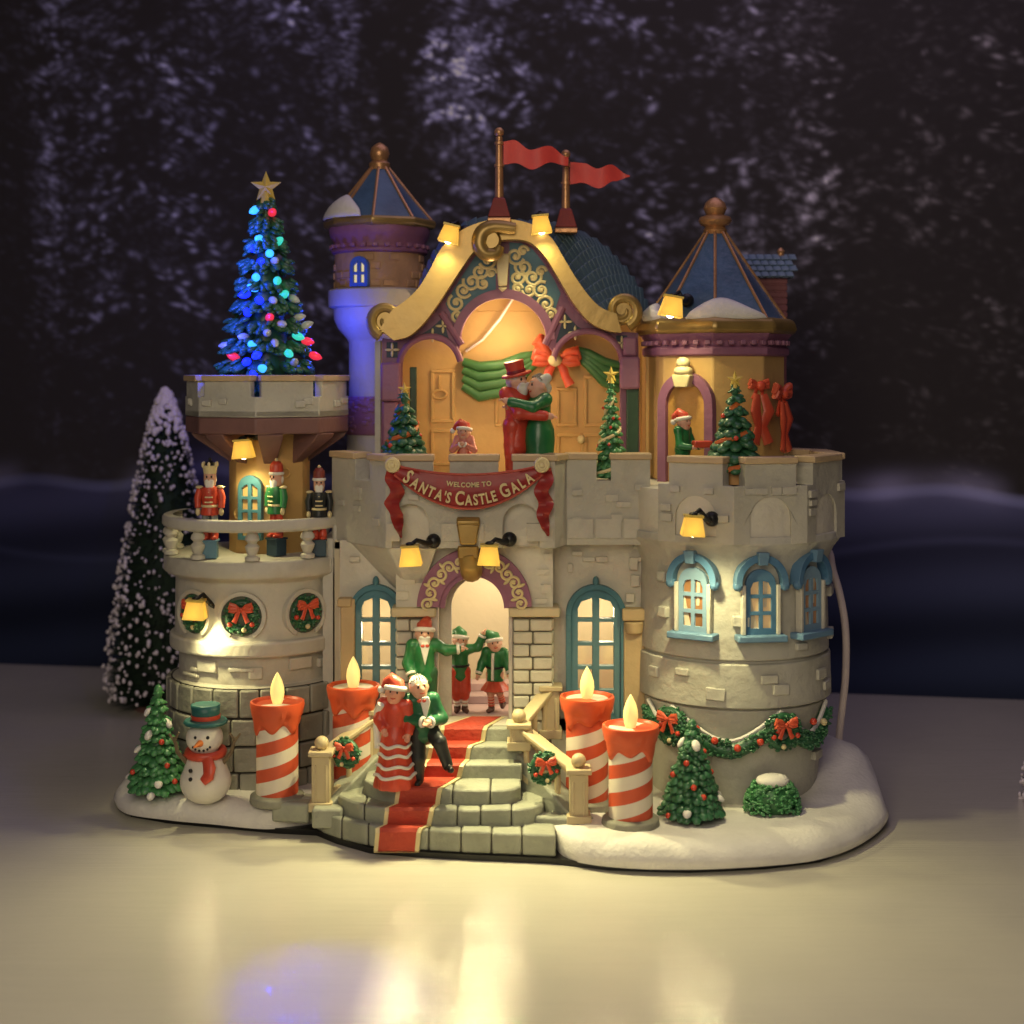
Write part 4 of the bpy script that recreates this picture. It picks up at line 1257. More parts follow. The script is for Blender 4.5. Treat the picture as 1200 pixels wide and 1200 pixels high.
# little dormer tower behind it
dt = MB(); DX, DY = WX(897,2.3), 2.3
dz = lambda py: WZ(py, 2.3)
dt.bx(DX-.30, DX+.28, DY, DY+.6, 3.1, dz(324))
for q in range(8): dt.bx(DX-.31, DX+.29, DY-.012, DY+.2, 5.75+.09*q, 5.75+.09*q+.07)
cb('dormer', dt, mat('red_clapboard', (.26,.09,.10), .55), bevel=.008)
dr = MB(); dr.add([(DX-.42,DY-.12,dz(326)),(DX+.36,DY-.12,dz(326)),(DX+.36,DY+.75,dz(326)),(DX-.42,DY+.75,dz(326)),(DX-.36,DY+.3,dz(297)),(DX+.32,DY+.3,dz(297))],
                  [(0,1,5,4),(1,2,5),(2,3,4,5),(3,0,4),(3,2,1,0)])
root = cb('dormer_roof', dr, ROOFB)
dq = MB()
for r_ in range(4):
    for c_ in range(7):
        t = (r_+.4)/4; y = DY-.12+.42*t; z = dz(326)+(dz(297)-dz(326))*t
        dq.box((DX-.40+.06*t+(c_+.5*(r_%2))*.108+.05, y, z+.02), (.10,.16,.02), rotm('X', 28))
build('shingle', dq, ROOFB, root, bevel=.008)
df = MB(); df.lathe([(.05,dz(298)),(.04,dz(295)),(.055,dz(292)),(.01,dz(288))], (DX+.26, DY+.3, 0), 10); build('finial', df, COPPER, root)
# light inside the stage
lamp('stage_lamp', 'POINT', (-.15, 1.0, 5.6), 30, (1, .72, .36), .10)
lamp('stage_footlight', 'POINT', (.1, .35, 4.6), 22, (1, .72, .38), .1)
# ---------------------------------------------------------------- staircase with carpet
SX = lambda px, Y: WX(px, Y)
def staircase():
    t = thing('staircase', 'grey stone steps with red gold edged carpet leading up to the arched door', 'staircase', (-.8, -.9, .25))
    LO = Vector((-.8, -.9, .25))
    def pb_(name, mb, m, **k): return build(name, mb, m, t, loc=-LO, **k)
    def curved(fr, z0, z1, nst):
        # a step whose front follows a bowed line, made of separate blocks
        pts = [(WX(px, Y), Y) for px, Y in fr]
        def front(x):
            for (xa, ya), (xb, yb) in zip(pts, pts[1:]):
                if xa <= x <= xb+1e-6:
                    s = (x-xa)/(xb-xa); return ya+(yb-ya)*s
            return pts[-1][1]
        xl, xr = pts[0][0], pts[-1][0]
        mb = MB()
        cuts = [xl+(xr-xl)*((i+(rng.uniform(-.15,.15) if 0 < i < nst else 0))/nst) for i in range(nst+1)]
        for i in range(nst):
            a, b = cuts[i]+.006, cuts[i+1]-.006
            mb.plan([(a+(b-a)*q/5, front(a+(b-a)*q/5)) for q in range(6)]+[(b, -.3), (a, -.3)], z0, z1+rng.uniform(-.008,.006))
        fill = MB()
        fill.plan([(xl+.03+(xr-xl-.06)*q/20, front(xl+.03+(xr-xl-.06)*q/20)+.022) for q in range(21)]+[(xr-.03, -.2), (xl+.03, -.2)], z0, z1-.018)
        st = pb_('step', mb, STEPM, bevel=.022)
        build('step_joint', fill, JOINT, st)
    curved([(368,-.95),(380,-1.15),(398,-1.34),(420,-1.5),(440,-1.61),(490,-1.70),(550,-1.80),(608,-1.86),(652,-1.92)], .06, .29, 8)
    curved([(396,-1.05),(408,-1.25),(425,-1.42),(450,-1.52),(500,-1.57),(560,-1.60),(606,-1.58),(626,-1.5),(638,-1.36)], .25, .46, 7)
    curved([(426,-1.0),(440,-1.2),(463,-1.34),(516,-1.40),(560,-1.42),(586,-1.41),(602,-1.35),(611,-1.22)], .42, .62, 5)
    for (Yf, z0, z1, xl, xr) in ((-.96,.58,.77,WX(470,-.96),WX(612,-.96)),(-.75,.73,.92,WX(478,-.75),WX(612,-.75)),(-.54,.88,1.07,WX(482,-.54),WX(612,-.54))):
        mb = MB(); mb.bx(xl, xr, Yf, -.02, z0, z1); pb_('step', mb, STEPM, bevel=.022)
    ld = MB(); ld.bx(WX(480,-.3), WX(612,-.3), -.44, -.31, 1.03, 1.085); ld.bx(WX(505,-.3)+.11, WX(598,-.3)-.03, -.31, -.002, 1.03, 1.085)
    pb_('landing', ld, mat('pale_landing', (.50,.46,.38), .6, .1, 2, .3, 8), bevel=.01)
    # carpet: one ribbon folded over the steps, shifting to the left on its way down
    key = [(-.10,1.088,548,592),(-.545,1.088,516,572),(-.572,1.05,516,570),(-.572,.925,514,568),(-.755,.925,503,554),(-.782,.90,503,552),(-.782,.775,500,550),(-.965,.775,495,545),
           (-.995,.75,495,543),(-.995,.63,490,540),(-1.42,.63,464,518),(-1.44,.60,464,517),(-1.44,.47,462,515),(-1.585,.47,451,509),(-1.61,.44,451,508),(-1.61,.30,449,505),(-1.735,.30,440,495),(-1.76,.26,440,493),(-1.76,.07,438,491)]
    for nm, ea, eb, up, m in (('carpet', 5, 5, 0, CARPET), ('carpet_edge', 0, 0, -.006, GOLDP)):
        mb = MB(); vv = []
        for (Y, z, a, b) in key:
            Yq = Y-(.012 if up == 0 else 0)
            x0, x1 = WX(a+ea, Y), WX(b-eb, Y)
            off = Vector((0, -.004 if up else -.012, .006 if up else .014))
            for x in (x0, x1):
                vv.append((x, Y+off.y, z+off.z))
        n = len(key)
        ff = [(2*i, 2*i+1, 2*i+3, 2*i+2) for i in range(n-1)]
        vv += [(x, y+.03, z-.03) for x, y, z in vv]
        m2 = 2*n
        ff += [(m2+f[0], m2+f[3], m2+f[2], m2+f[1]) for f in ff]
        for i in range(n-1):
            ff += [(2*i, 2*i+2, m2+2*i+2, m2+2*i), (2*i+1, m2+2*i+1, m2+2*i+3, 2*i+3)]
        ff += [(0, m2, m2+1, 1), (2*n-2, 2*n-1, m2+2*n-1, m2+2*n-2)]
        mb.add(vv, ff); pb_(nm, mb, m, smooth=30)
    # sloping side walls under the railings
    for (p0, p1, za, zb2) in ((W(606,0,-.55), W(688,0,-1.52), .92, .30), (W(446,0,-.40), W(372,0,-1.02), .86, .30)):
        a = Vector((p0.x, p0.y)); b = Vector((p1.x, p1.y)); d = (b-a).normalized(); n = Vector((-d.y, d.x))*.13
        mb = MB(); vv = []
        for q in (a-n, a+n): vv += [(q.x, q.y, .2), (q.x, q.y, za)]
        for q in (b-n, b+n): vv += [(q.x, q.y, .2), (q.x, q.y, zb2)]
        mb.add(vv, [(0,1,3,2),(4,6,7,5),(0,4,5,1),(2,3,7,6),(1,5,7,3),(0,2,6,4)])
        pb_('side_wall', mb, STEPM, bevel=.02)
staircase()

def railing(label, pts, posts):
    """pts: rail run as (px,py,Y) polyline of the hand rail; posts: (px,py_top,Y,z_foot,ball)."""
    t = thing('stair_railing', label, 'railing', W(*posts[0][:2], posts[0][2]) * 1, group='cream railings of the stairs')
    LO = W(*posts[0][:2], posts[0][2]); LO.z = posts[0][3]
    t.location = LO*S
    P = [W(*p) for p in pts]
    hr = MB(); lr = MB()
    for a, b in zip(P, P[1:]):
        d = b-a; L_ = d.length; mid = (a+b)/2
        x = d.normalized(); y = Vector((0,0,1)).cross(x).normalized(); z = x.cross(y)
        M = Matrix((x, y, z)).transposed()
        hr.box(mid, (L_+.04, .17, .05), M)
        hr.box(mid-z*.045, (L_, .10, .05), M)
        if abs(d.z) > .1:
            lr.box(mid-Vector((0,0,.52)), (L_, .09, .07), M)
            n = max(1, int(L_/.22))
            for i in range(n):
                q = a+d*(i+.5)/n
                lr.tube([q-Vector((0,0,.52)), q-Vector((0,0,.05))], .035, 8)
    build('hand_rail', hr, CREAMW, t, loc=-LO, bevel=.012)
    build('lower_rail', lr, CREAMW, t, loc=-LO, bevel=.01)
    for (px, py, Y, zf, ball) in posts:
        c = W(px, py, Y); mb = MB()
        mb.box((c.x, c.y, (zf+c.z)/2), (.2, .2, c.z-zf)); mb.box((c.x, c.y, c.z+.03), (.27,.27,.055)); mb.box((c.x, c.y, zf+.05), (.26,.26,.1))
        for sx in (-.06, .06): mb.box((c.x+sx, c.y-.1, (zf+c.z)/2), (.03,.02,(c.z-zf)*.7))
        p = build('post', mb, CREAMW, t, loc=-LO, bevel=.012)
        if ball:
            q = MB(); q.ell((c.x, c.y, c.z+.125), .08, None, 16, 10); build('ball_finial', q, CREAMW, p)
railing('cream railing right of the carpet, tall post and rail dropping to a lower post', [(644,806,-.25),(608,850,-.75),(682,908,-1.45)],
        [(608,852,-.78,.9,True),(678,905,-1.45,.28,True),(645,808,-.25,.9,False)])
railing('cream railing left of the red dress figure with wreath on it', [(377,884,-.95),(440,838,-.45)], [(377,884,-.98,.28,True),(442,836,-.45,.3,False)])

# ---------------------------------------------------------------- bows, wreaths, garlands
def bow_mb(mb, c, s, M=None, tails=True):
    M = M or Matrix.Identity(3)
    c = Vector(c)
    def P(x, y, z): return c+M @ Vector((x*s, y*s, z*s))
    for sx in (-1, 1):
        for dz in (-.10, .10):
            mb.tube([P(sx*.06,-.04,0), P(sx*.42,-.12,.16+dz), P(sx*.72,-.1,.22+dz*1.4), P(sx*.80,-.06,.02+dz), P(sx*.5,-.1,-.06+dz*.5), P(sx*.06,-.04,0)],
                    [.09*s,.17*s,.18*s,.16*s,.15*s,.08*s], 8)
        if tails:
            mb.tube([P(sx*.06,-.03,-.05), P(sx*.26,-.07,-.35), P(sx*.34,-.04,-.62), P(sx*.5,-.06,-.92)], [.09*s,.16*s,.15*s,.19*s], 8, flat=.4)
    return mb
def knot_mb(mb, c, s): return mb.ell(c, (.16*s,.13*s,.15*s), None, 10, 8)

def leafy_ring(mb, R, r, n=110, seed=1):
    q = random.Random(seed)
    mb.ring((0,0,0), R, r*.75, rotm('X', 90), 24, 8)
    for i in range(n):
        a = q.uniform(0, 2*PI); b = q.uniform(-PI*.62, PI*.62)
        rr = R+r*.85*math.sin(b)
        c = (rr*math.cos(a), -r*.85*math.cos(b), rr*math.sin(a))
        mb.ell(c, (.030*R/.15, .02*R/.15, .016*R/.15), rotm('Z', q.uniform(0,180)) @ rotm('X', q.uniform(0,180)), 6, 4)
    return mb
def wreath(name, label, loc, rotz, R, r, group, baubles=3, seed=1, bow=True):
    t = thing(name, label, 'wreath', loc, rotz, group)
    build('greenery', leafy_ring(MB(), R, r, seed=seed), FIRD, t, smooth=60)
    if bow:
        b = bow_mb(MB(), (0, -r*.9, R*.55), R*1.05); k = build('bow', b, BOWM, t)
        build('knot', knot_mb(MB(), (0, -r*1.25, R*.58), R), BOWM, k)
    q = random.Random(seed)
    for i in range(baubles):
        a = R_(200+140*i/max(1, baubles-1)+q.uniform(-15,15))
        m_ = MB(); m_.ell((R*math.cos(a), -r*.95, R*math.sin(a)), R*.2, None, 10, 7); build('bauble', m_, [REDB, GOLDP, REDB][i % 3], t)
    return t
grp = 'wreaths with red bows'
for a, lb, sd in ((-37,'wreath in the left round niche of the stair tower, behind a lit lamp',1),(-1,'wreath in the middle round niche of the stair tower',2),(42,'wreath in the right round niche of the stair tower',3)):
    M = on_tower(a, 1.0, LT)
    wreath('wreath', lb, M @ Vector((0,0,2.29)), R_(a), .155, .065, grp, seed=sd)
wreath('wreath', 'wreath with red bow hung on the left stair railing', W(405,882,-.86), R_(-14), .12, .06, grp, seed=4)
wreath('wreath', 'dark green wreath with red bow hung on the right stair railing', W(638,900,-1.28), R_(14), .125, .062, grp, seed=5)

def garland():
    t = thing('garland', 'green snow dusted garland draped round the foot of the right tower', 'garland', (TC.x, TC.y, .95))
    def pt(a, z, r=1.10): return (r*math.sin(R_(a)), -r*math.cos(R_(a)), z-.95)
    q = random.Random(3); gm = MB(); sn = MB(); 
    zt = zr(838); 
    for a0, a1, dep in ((-68,-45,.16),(-45,20,.30),(20,62,.26)):
        pts = []
        for i in range(17):
            s = i/16; a = a0+(a1-a0)*s
            pts.append((a, zt+.0-dep*4*s*(1-s)+.03*math.sin(9*s)))
        gm.tube([pt(a, z-.05) for a, z in pts], [.05+.045*math.sin(PI*i/16) for i in range(17)], 8)
        sn.tube([pt(a, z+.035+.02*math.sin(PI*i/16), 1.115) for i, (a, z) in enumerate(pts)], .025, 6)
        for i in range(170):
            s = q.random(); a = a0+(a1-a0)*s; w = .05+.06*math.sin(PI*s)
            z = zt-dep*4*s*(1-s)-.05+q.uniform(-w, w)
            gm.ell(pt(a, z, 1.16+q.uniform(0,.03)), (.03,.02,.016), rotm('Z', q.uniform(0,180)) @ rotm('X', q.uniform(0,180)), 6, 4)
    build('greenery', gm, FIRD, t, smooth=60); build('snow_edge', sn, SNOW, t)
    for a, z, c in ((-28,zt-.15,REDB),(-18,zt-.26,REDB),(-6,zt-.33,REDB),(6,zt-.26,REDB),(16,zt-.14,REDB),(40,zt-.1,REDB),(50,zt-.14,GOLDP),(-50,zt-.16,REDB)):
        m_ = MB(); m_.ell(pt(a, z, 1.19), .042, None, 10, 7); build('bauble', m_, c, t)
garland()
for a, lb, sd in ((-45,'small wreath on the tower garland just above the candle, partly behind the fir tip',6),(20,'wreath with bright red bow on the garland of the right tower',7)):
    M = on_tower(a, 1.14, TC)
    wreath('wreath', lb, M @ Vector((0,0,zr(856))), R_(a), .155, .075, grp, seed=sd)
for a, z, lb in ((28,WZ(452,.2),'narrow red bow on the orange turret just right of the ribboned fir'),(57,WZ(462,.3),'wide red bow at the far right edge of the orange turret')):
    M = on_tower(a, .86, UT); t = thing('bow', lb, 'bow', M @ Vector((0,0,z)), R_(a), 'red bows on the turret')
    build('ribbon', bow_mb(MB(), (0,0,0), .17 if a < 40 else .27), BOWM, t)
    tb = MB()
    for sx in (-1,1): tb.tube([(sx*.05,-.04,-.1),(sx*.1,-.08,-.3),(sx*.03,-.05,-.48),(sx*.1,-.07,-.68)], [.05,.08,.06,.07], 8, flat=.4)
    build('tail', tb, BOWM, t); build('knot', knot_mb(MB(), (0,-.05,0), .4), BOWM, t)

# swag on the stage wall with its big bow
def swag():
    Y = 1.55
    c = W(655, 418, Y)
    t = thing('swag', 'pleated green cloth swag hung across the stage wall behind the dancers', 'swag', c)
    m_ = MB()
    for i in range(4):
        y0 = 424+9.5*i; 
        P = [W(543,y0,Y-.02), W(562,y0+6+2*i,Y-.06), W(588,y0+4+i,Y-.08), W(612,y0-6-2*i,Y-.08), W(634,414+2*i,Y-.06)]
        m_.tube([p-c for p in P], [.055,.07,.07,.06,.04], 8)
        P = [W(672,408+2*i,Y-.06), W(690,414+5*i,Y-.08), W(708,424+8*i,Y-.08), W(726,428+9.5*i,Y-.04)]
        m_.tube([p-c for p in P], [.04,.055,.06,.05], 8)
    build('pleats', m_, SWAGM, t, smooth=70)
    b = thing('bow', 'large scarlet bow with gold centre on the green swag above the dancers', 'bow', W(652,424,Y-.16))
    bm2 = bow_mb(MB(), (0,0,.02), .35, None, True); bm2.tube([(-.1,-.02,.1),(-.22,-.06,.26),(-.18,-.04,.34)], [.06,.1,.04], 8)
    build('ribbon', bm2, BOWM, b, smooth=70); build('knot', knot_mb(MB(), (-.02,-.1,.02), .55), GOLDP, b)
swag()

# ---------------------------------------------------------------- candles
def candle(label, px, py_top, py_foot, Y, flame_dx=0):
    c = W(px, py_foot, Y); c.z = .285
    H = WZ(py_top, Y)-c.z
    t = thing('candle', label, 'candle', c, R_(rng.uniform(-20,20)), 'striped candles beside the stairs')
    b = MB(); b.lathe([(.30,0),(.31,.03),(.30,.09),(.24,.11)], n=40); build('foot', b, BLOCK, t, bevel=.01)
    b = MB(); b.lathe([(.235,.08),(.232,H-.02)], n=48); build('wax', b, CANDY, t)
    # melted red rim with drips of uneven length
    drip = {0:.12, 1:.5, 2:.2, 3:.34, 4:.16, 5:.55, 6:.22, 7:.42, 8:.15, 9:.48, 10:.2, 11:.3}
    n = 72; vv = []; rows = []
    ph = rng.uniform(0, 12)
    for i in range(n):
        a = 2*PI*i/n; s = (i/n*12+ph) % 12; f = s-int(s)
        d0, d1 = drip[int(s)], drip[(int(s)+1) % 12]
        dl = .17+.34*(d0+(d1-d0)*(3*f*f-2*f**3))
        rows.append([(.225,H-dl-.005),(.25,H-dl),(.262,H-dl+.05),(.268,H-dl*.6),(.285,H-.14),(.305,H-.03),(.30,H+.005),(.275,H+.01),(.255,H-.03),(.10,H-.045),(.01,H-.045)])
    b = MB(); m_ = len(rows[0])
    vv = [(r*math.sin(2*PI*i/n), -r*math.cos(2*PI*i/n), z) for i in range(n) for r, z in rows[i]]
    b.add(vv, [(i*m_+j, ((i+1)%n)*m_+j, ((i+1)%n)*m_+j+1, i*m_+j+1) for i in range(n) for j in range(m_-1)])
    build('melted_rim', b, REDO, t, smooth=70)
    f = MB(); f.lathe([(.045,H-.05),(.068,H+.03),(.080,H+.10),(.074,H+.17),(.052,H+.24),(.022,H+.30),(.004,H+.33)], n=20)
    build('flame', f, FLAME, t, smooth=80)
    return t
candle('red and white candle beside the snowman', 325, 822, 932, -.72)
candle('candle behind the left railing, only its red top well seen', 414, 803, 930, -.45)
candle('tall candle behind the right railing, partly hidden by a nearer candle', 688, 816, 944, -.92)
candle('front candle right of the stairs, nearest the dark fir', 739, 850, 970, -1.58)

# ---------------------------------------------------------------- fir trees
def fir(name, label, loc, H, R, m, cat='tree', tiers=9, seed=1, base=.06, star=False, ribbon=None, baubles=8, tips=8, group=None, trunkm=None, bm=None, shape=1.0, clump=1.0, dens=15):
    q = random.Random(seed)
    t = thing(name, label, cat, loc, 0, group)
    f = MB(); tip = []
    f.lathe([(R*.74, H*base),(R*.5, H*.35),(R*.26,H*.65),(.02, H*.97)], n=14)
    for i in range(tiers):
        s = i/(tiers-1)
        z = H*(base+.04+(.93-base)*s); r = R*((1-s)**shape*.94+.06)
        n = max(5, int(dens*(1-s)+4))
        for j in range(n):
            a = 2*PI*(j+.5*(i % 2)+q.uniform(-.2,.2))/n
            L_ = (.20*R+.10*R*(1-s))*clump; w = min(L_*.75, 1.1*PI*r/n+.012)
            d = Vector((math.cos(a), math.sin(a), -.55+q.uniform(-.2,.15)))
            M = dirm(d)
            rr = r*q.uniform(.86, 1.02)
            c = Vector((rr*.84*math.cos(a), rr*.84*math.sin(a), z+q.uniform(-.02,.02)*H))
            f.ell(c, (w, w*.62, L_), M, 7, 5)
            e = c+d.normalized()*L_*.8; tip.append((e, a, s))
            if q.random() < .5:
                f.ell(c+Vector((q.uniform(-.3,.3)*w*2, q.uniform(-.3,.3)*w*2, w*.5)), (w*.6,w*.5,L_*.6), dirm(d+Vector((q.uniform(-.5,.5),q.uniform(-.5,.5),.3))), 6, 4)
    f.ell((0,0,H*.96), (.045*R/.3,.045*R/.3,H*.075), None, 8, 6)
    build('foliage', f, m, t, smooth=60)
    tr = MB(); tr.lathe([(R*.16,0),(R*.13,H*.12)], n=10); build('trunk', tr, trunkm or BROWN, t)
    front = [x for x in tip if math.sin(x[1]) < .35 and x[2] < .9]
    q.shuffle(front)
    used = []
    for e, a, s in front:
        if len(used) >= baubles+tips: break
        if all((e-u).length > .12*max(R/.3,.8) for u in used): used.append(e)
    sn = None
    for i, e in enumerate(used):
        if i < baubles:
            b = MB(); b.ell(e+Vector((0,-.015,0)), .030*R/.32, None, 10, 7); build('bauble', b, (bm or [REDB])[i % len(bm or [REDB])], t)
        else:
            sn = sn or MB(); d = Vector((e.x, e.y, -.5*R)).normalized()
            sn.ell(e, (.045*R/.32,.03*R/.32,.06*R/.32), dirm(d), 8, 6)
    if sn: build('snow_tip', sn, SNOW, t, smooth=70)
    if ribbon:
        rb = MB(); n = 90; turns = ribbon[0]
        rb.tube([(R*((1-i/n)**shape*.94+.10)*1.0*math.cos(ribbon[1]+turns*2*PI*i/n), R*((1-i/n)**shape*.94+.10)*math.sin(ribbon[1]+turns*2*PI*i/n), H*(.1+.78*i/n)) for i in range(n+1)], .022*R/.2, 6)
        build('ribbon', rb, ribbon[2], t)
    if star: star_part(t, (0, -.01, H+star*.7), star)
    return t
def star_pts(r, n=5, inner=.42, a0=90):
    return [((r if i % 2 == 0 else r*inner)*math.cos(R_(a0+180*i/n)), (r if i % 2 == 0 else r*inner)*math.sin(R_(a0+180*i/n))) for i in range(2*n)]
def star_part(t, c, r, m=None):
    pts = star_pts(r); vv = [(c[0]+x, c[1], c[2]+z) for x, z in pts]
    vv += [(c[0], c[1]-r*.28, c[2]), (c[0], c[1]+r*.28, c[2])]
    mb = MB(); mb.add(vv, [f for i in range(10) for f in ((i,(i+1)%10,10),((i+1)%10,i,11))])
    mb.tube([(c[0],c[1],c[2]-r*1.0),(c[0],c[1],c[2]-r*.3)], [r*.4,r*.18], 8)
    return build('star', mb, m or STARM, t, smooth=15)

pc0 = W(182, 921, -.55)
fir('fir_tree', 'bright green little fir beside the snowman, with snow tipped boughs', (pc0.x, -.42, .28), WZ(806,-.42)-.28, .35, FIR, tiers=11, seed=3, baubles=6, tips=8, clump=.85, dens=20, group='glazed fir trees on the base')
fir('fir_tree', 'dark green little fir in front of the right tower, red and white baubles', (WX(811,-1.32), -1.32, .28), WZ(846,-1.32)-.28, .355, FIRD, tiers=12, seed=8, baubles=7, tips=6, clump=.85, dens=20, group='glazed fir trees on the base')
gt = 'potted firs with gold stars on the terrace'
fir('fir_tree', 'ribboned fir with gold star at the left end of the terrace', (WX(474,.1), .1, 3.8), WZ(462,.1)-3.8, .33, FIRD, tiers=8, seed=5, baubles=5, tips=0, star=.085, ribbon=(2.2, 3.2, ORIB), group=gt, clump=1.25, dens=11)
fir('fir_tree', 'slim tall fir with gold band and red baubles in a gap of the battlements', (WX(716,-.05), -.05, 3.8), WZ(446,-.05)-3.8, .20, FIR, tiers=12, seed=6, baubles=8, tips=0, star=.10, ribbon=(2.5, 3.6, GOLDP), group=gt, clump=1.2, dens=10)
t_ = fir('fir_tree', 'ribboned fir with gold star in front of the orange turret', (WX(861,-.7), -.7, 3.82), WZ(452,-.7)-3.82, .31, FIRD, tiers=8, seed=9, baubles=3, tips=0, star=.10, ribbon=(2.6, 2.6, ORIB), group=gt, clump=1.3, dens=11, base=.16)
pt_ = MB(); pt_.lathe([(.15,0),(.17,.02),(.18,.2)], n=18); build('pot', pt_, mat('terracotta', (.50,.27,.10), .55), t_)

def bush():
    t = thing('bush', 'round green bush with a cap of snow at the foot of the right tower', 'bush', (WX(905,-1.12), -1.12, .28))
    q = random.Random(2); f = MB(); f.ell((0,0,.17), (.27,.24,.2), None, 14, 10)
    for i in range(320):
        a = q.uniform(0, 2*PI); s = q.uniform(0, 1); r = .30*math.sqrt(1-.62*s*s)
        f.ell((r*math.cos(a), r*.85*math.sin(a), .03+.32*s), (.032,.024,.018), rotm('Z', q.uniform(0,180)) @ rotm('X', q.uniform(0,180)), 6, 4)
    build('foliage', f, FIR, t, smooth=60)
    s = MB(); s.ell((0,-.02,.36), (.185,.16,.075), None, 16, 10); s.ell((.07,-.03,.375), (.1,.1,.06), None, 12, 8); build('snow_cap', s, SNOW, t, smooth=80)
bush()

def frosted(label, loc, H, R, seed, n=2600):
    q = random.Random(seed)
    t = thing('frosted_tree', label, 'tree', loc, 0, 'frosted bottle brush trees behind the castle')
    f = MB(); f.lathe([(R*.60,H*.05),(R*.66,H*.15),(R*.55,H*.4),(R*.30,H*.72),(.03,H*.97)], n=18)
    s = MB()
    def rad(u): return R*min(1, (1-u)**.62*1.03)*(.9+.1*min(1, u*12))
    for i in range(n):
        u = q.random()**1.15; a = q.uniform(0, 2*PI)
        r = rad(u); z = H*(.03+.95*u)
        d = Vector((math.cos(a), math.sin(a), q.uniform(-.15,.3))).normalized()
        e = Vector((0,0,z))+d*r*q.uniform(.9,1.0); b = Vector((0,0,z))+d*r*.35
        o = d.orthogonal().normalized()*.022; p = d.cross(o)
        f.add([b+o, b-o*.5+p, b-o*.5-p, e], [(0,1,3),(1,2,3),(2,0,3)])
        pr_ = .34+.4*max(0, (u-.80)/.16)
        if q.random() < pr_:
            k = q.uniform(.014,.034) if u < .85 else q.uniform(.03,.05)
            s.ell(e, (k, k, k*q.uniform(.7,1.6)), None, 6, 4)
    build('bristles', f, FIRX, t, smooth=30); build('frost', s, FROST, t, smooth=80)
    tr = MB(); tr.lathe([(.5*R,0),(.5*R,.08),(.12,.09),(.1,H*.1)], n=16); build('trunk', tr, BROWN, t)
frosted('tall frosted bottle brush tree standing behind the stair tower', (-5.30, 5.2, 0), 4.95, .97, 4, 4300)
frosted('frosted tree cut by the right edge of the photo', (WX(1236,.3), .3, 0), 1.2, .43, 9, 900)

# ---------------------------------------------------------------- snowman
def snowman():
    Y = -.72; c = W(241, 926, Y); k = kk(Y)/100
    t = thing('snowman', 'smiling snowman in teal top hat and red scarf', 'snowman', (c.x, Y, .28))
    zz = lambda py: WZ(py, Y)-.28
    b = MB(); sdf_add(b, [('e',(0,0,.24),(.285,.26,.25),None),('e',(.0,0,.42),(.22,.2,.18),None),('e',(-.01,-.01,zz(864)),(.205,.19,.19),None)], .016, .06)
    build('body', b, WHITE, t, smooth=80)
    h = MB(); h.lathe([(.235,zz(848)),(.25,zz(846)),(.235,zz(843)),(.155,zz(842)),(.155,zz(834)),(.165,zz(826)),(.165,zz(825))], (.0,0,0), 28); build('hat', h, HATT, t, bevel=.01)
    hb_ = MB(); hb_.lathe([(.162,zz(842)),(.165,zz(840)),(.163,zz(837))], n=28); build('hat_band', hb_, RED, t)
    sc = MB(); sc.ring((0,0,zz(881)), .19, .05, rotm('X', 6), 28, 8, .95)
    sc.tube([(.06,-.2,zz(884)),(.10,-.27,zz(893)),(.09,-.285,zz(902)),(.03,-.29,zz(908))], [.06,.075,.07,.05], 10, flat=.5); build('scarf', sc, RED, t, smooth=70)
    n = MB(); n.tube([(-.02,-.19,zz(866)),(-.06,-.33,zz(867))], [.04,.008], 10); build('nose', n, CARROT, t)
    for x, z in ((-.075,zz(860)),(.06,zz(860))):
        e = MB(); e.ell((x,-.19+abs(x)*.2,z), .021, None, 8, 6); build('eye', e, BLACK, t)
    for i in range(6):
        a = R_(200+140*i/5); e = MB(); e.ell((-.01+.1*math.cos(a), -.175, zz(869)+.06*math.sin(a)), .014, None, 7, 5); build('mouth_pebble', e, BLACK, t)
    for z in (zz(897), zz(907)):
        e = MB(); e.ell((-.12,-.225,z), .024, None, 8, 6); build('button', e, BLACK, t)
    for sx in (-1, 1):
        a = MB(); a.tube([(sx*.2,-.03,zz(893)),(sx*.30,-.06,zz(880)),(sx*.34,-.06,zz(862))], [.03,.025,.018], 6)
        a.tube([(sx*.33,-.06,zz(868)),(sx*.40,-.06,zz(858))], [.018,.012], 6); a.tube([(sx*.335,-.06,zz(866)),(sx*.28,-.08,zz(856))], [.018,.012], 6)
        build('arm', a, mat('twig', (.16,.12,.07), .7), t)
snowman()

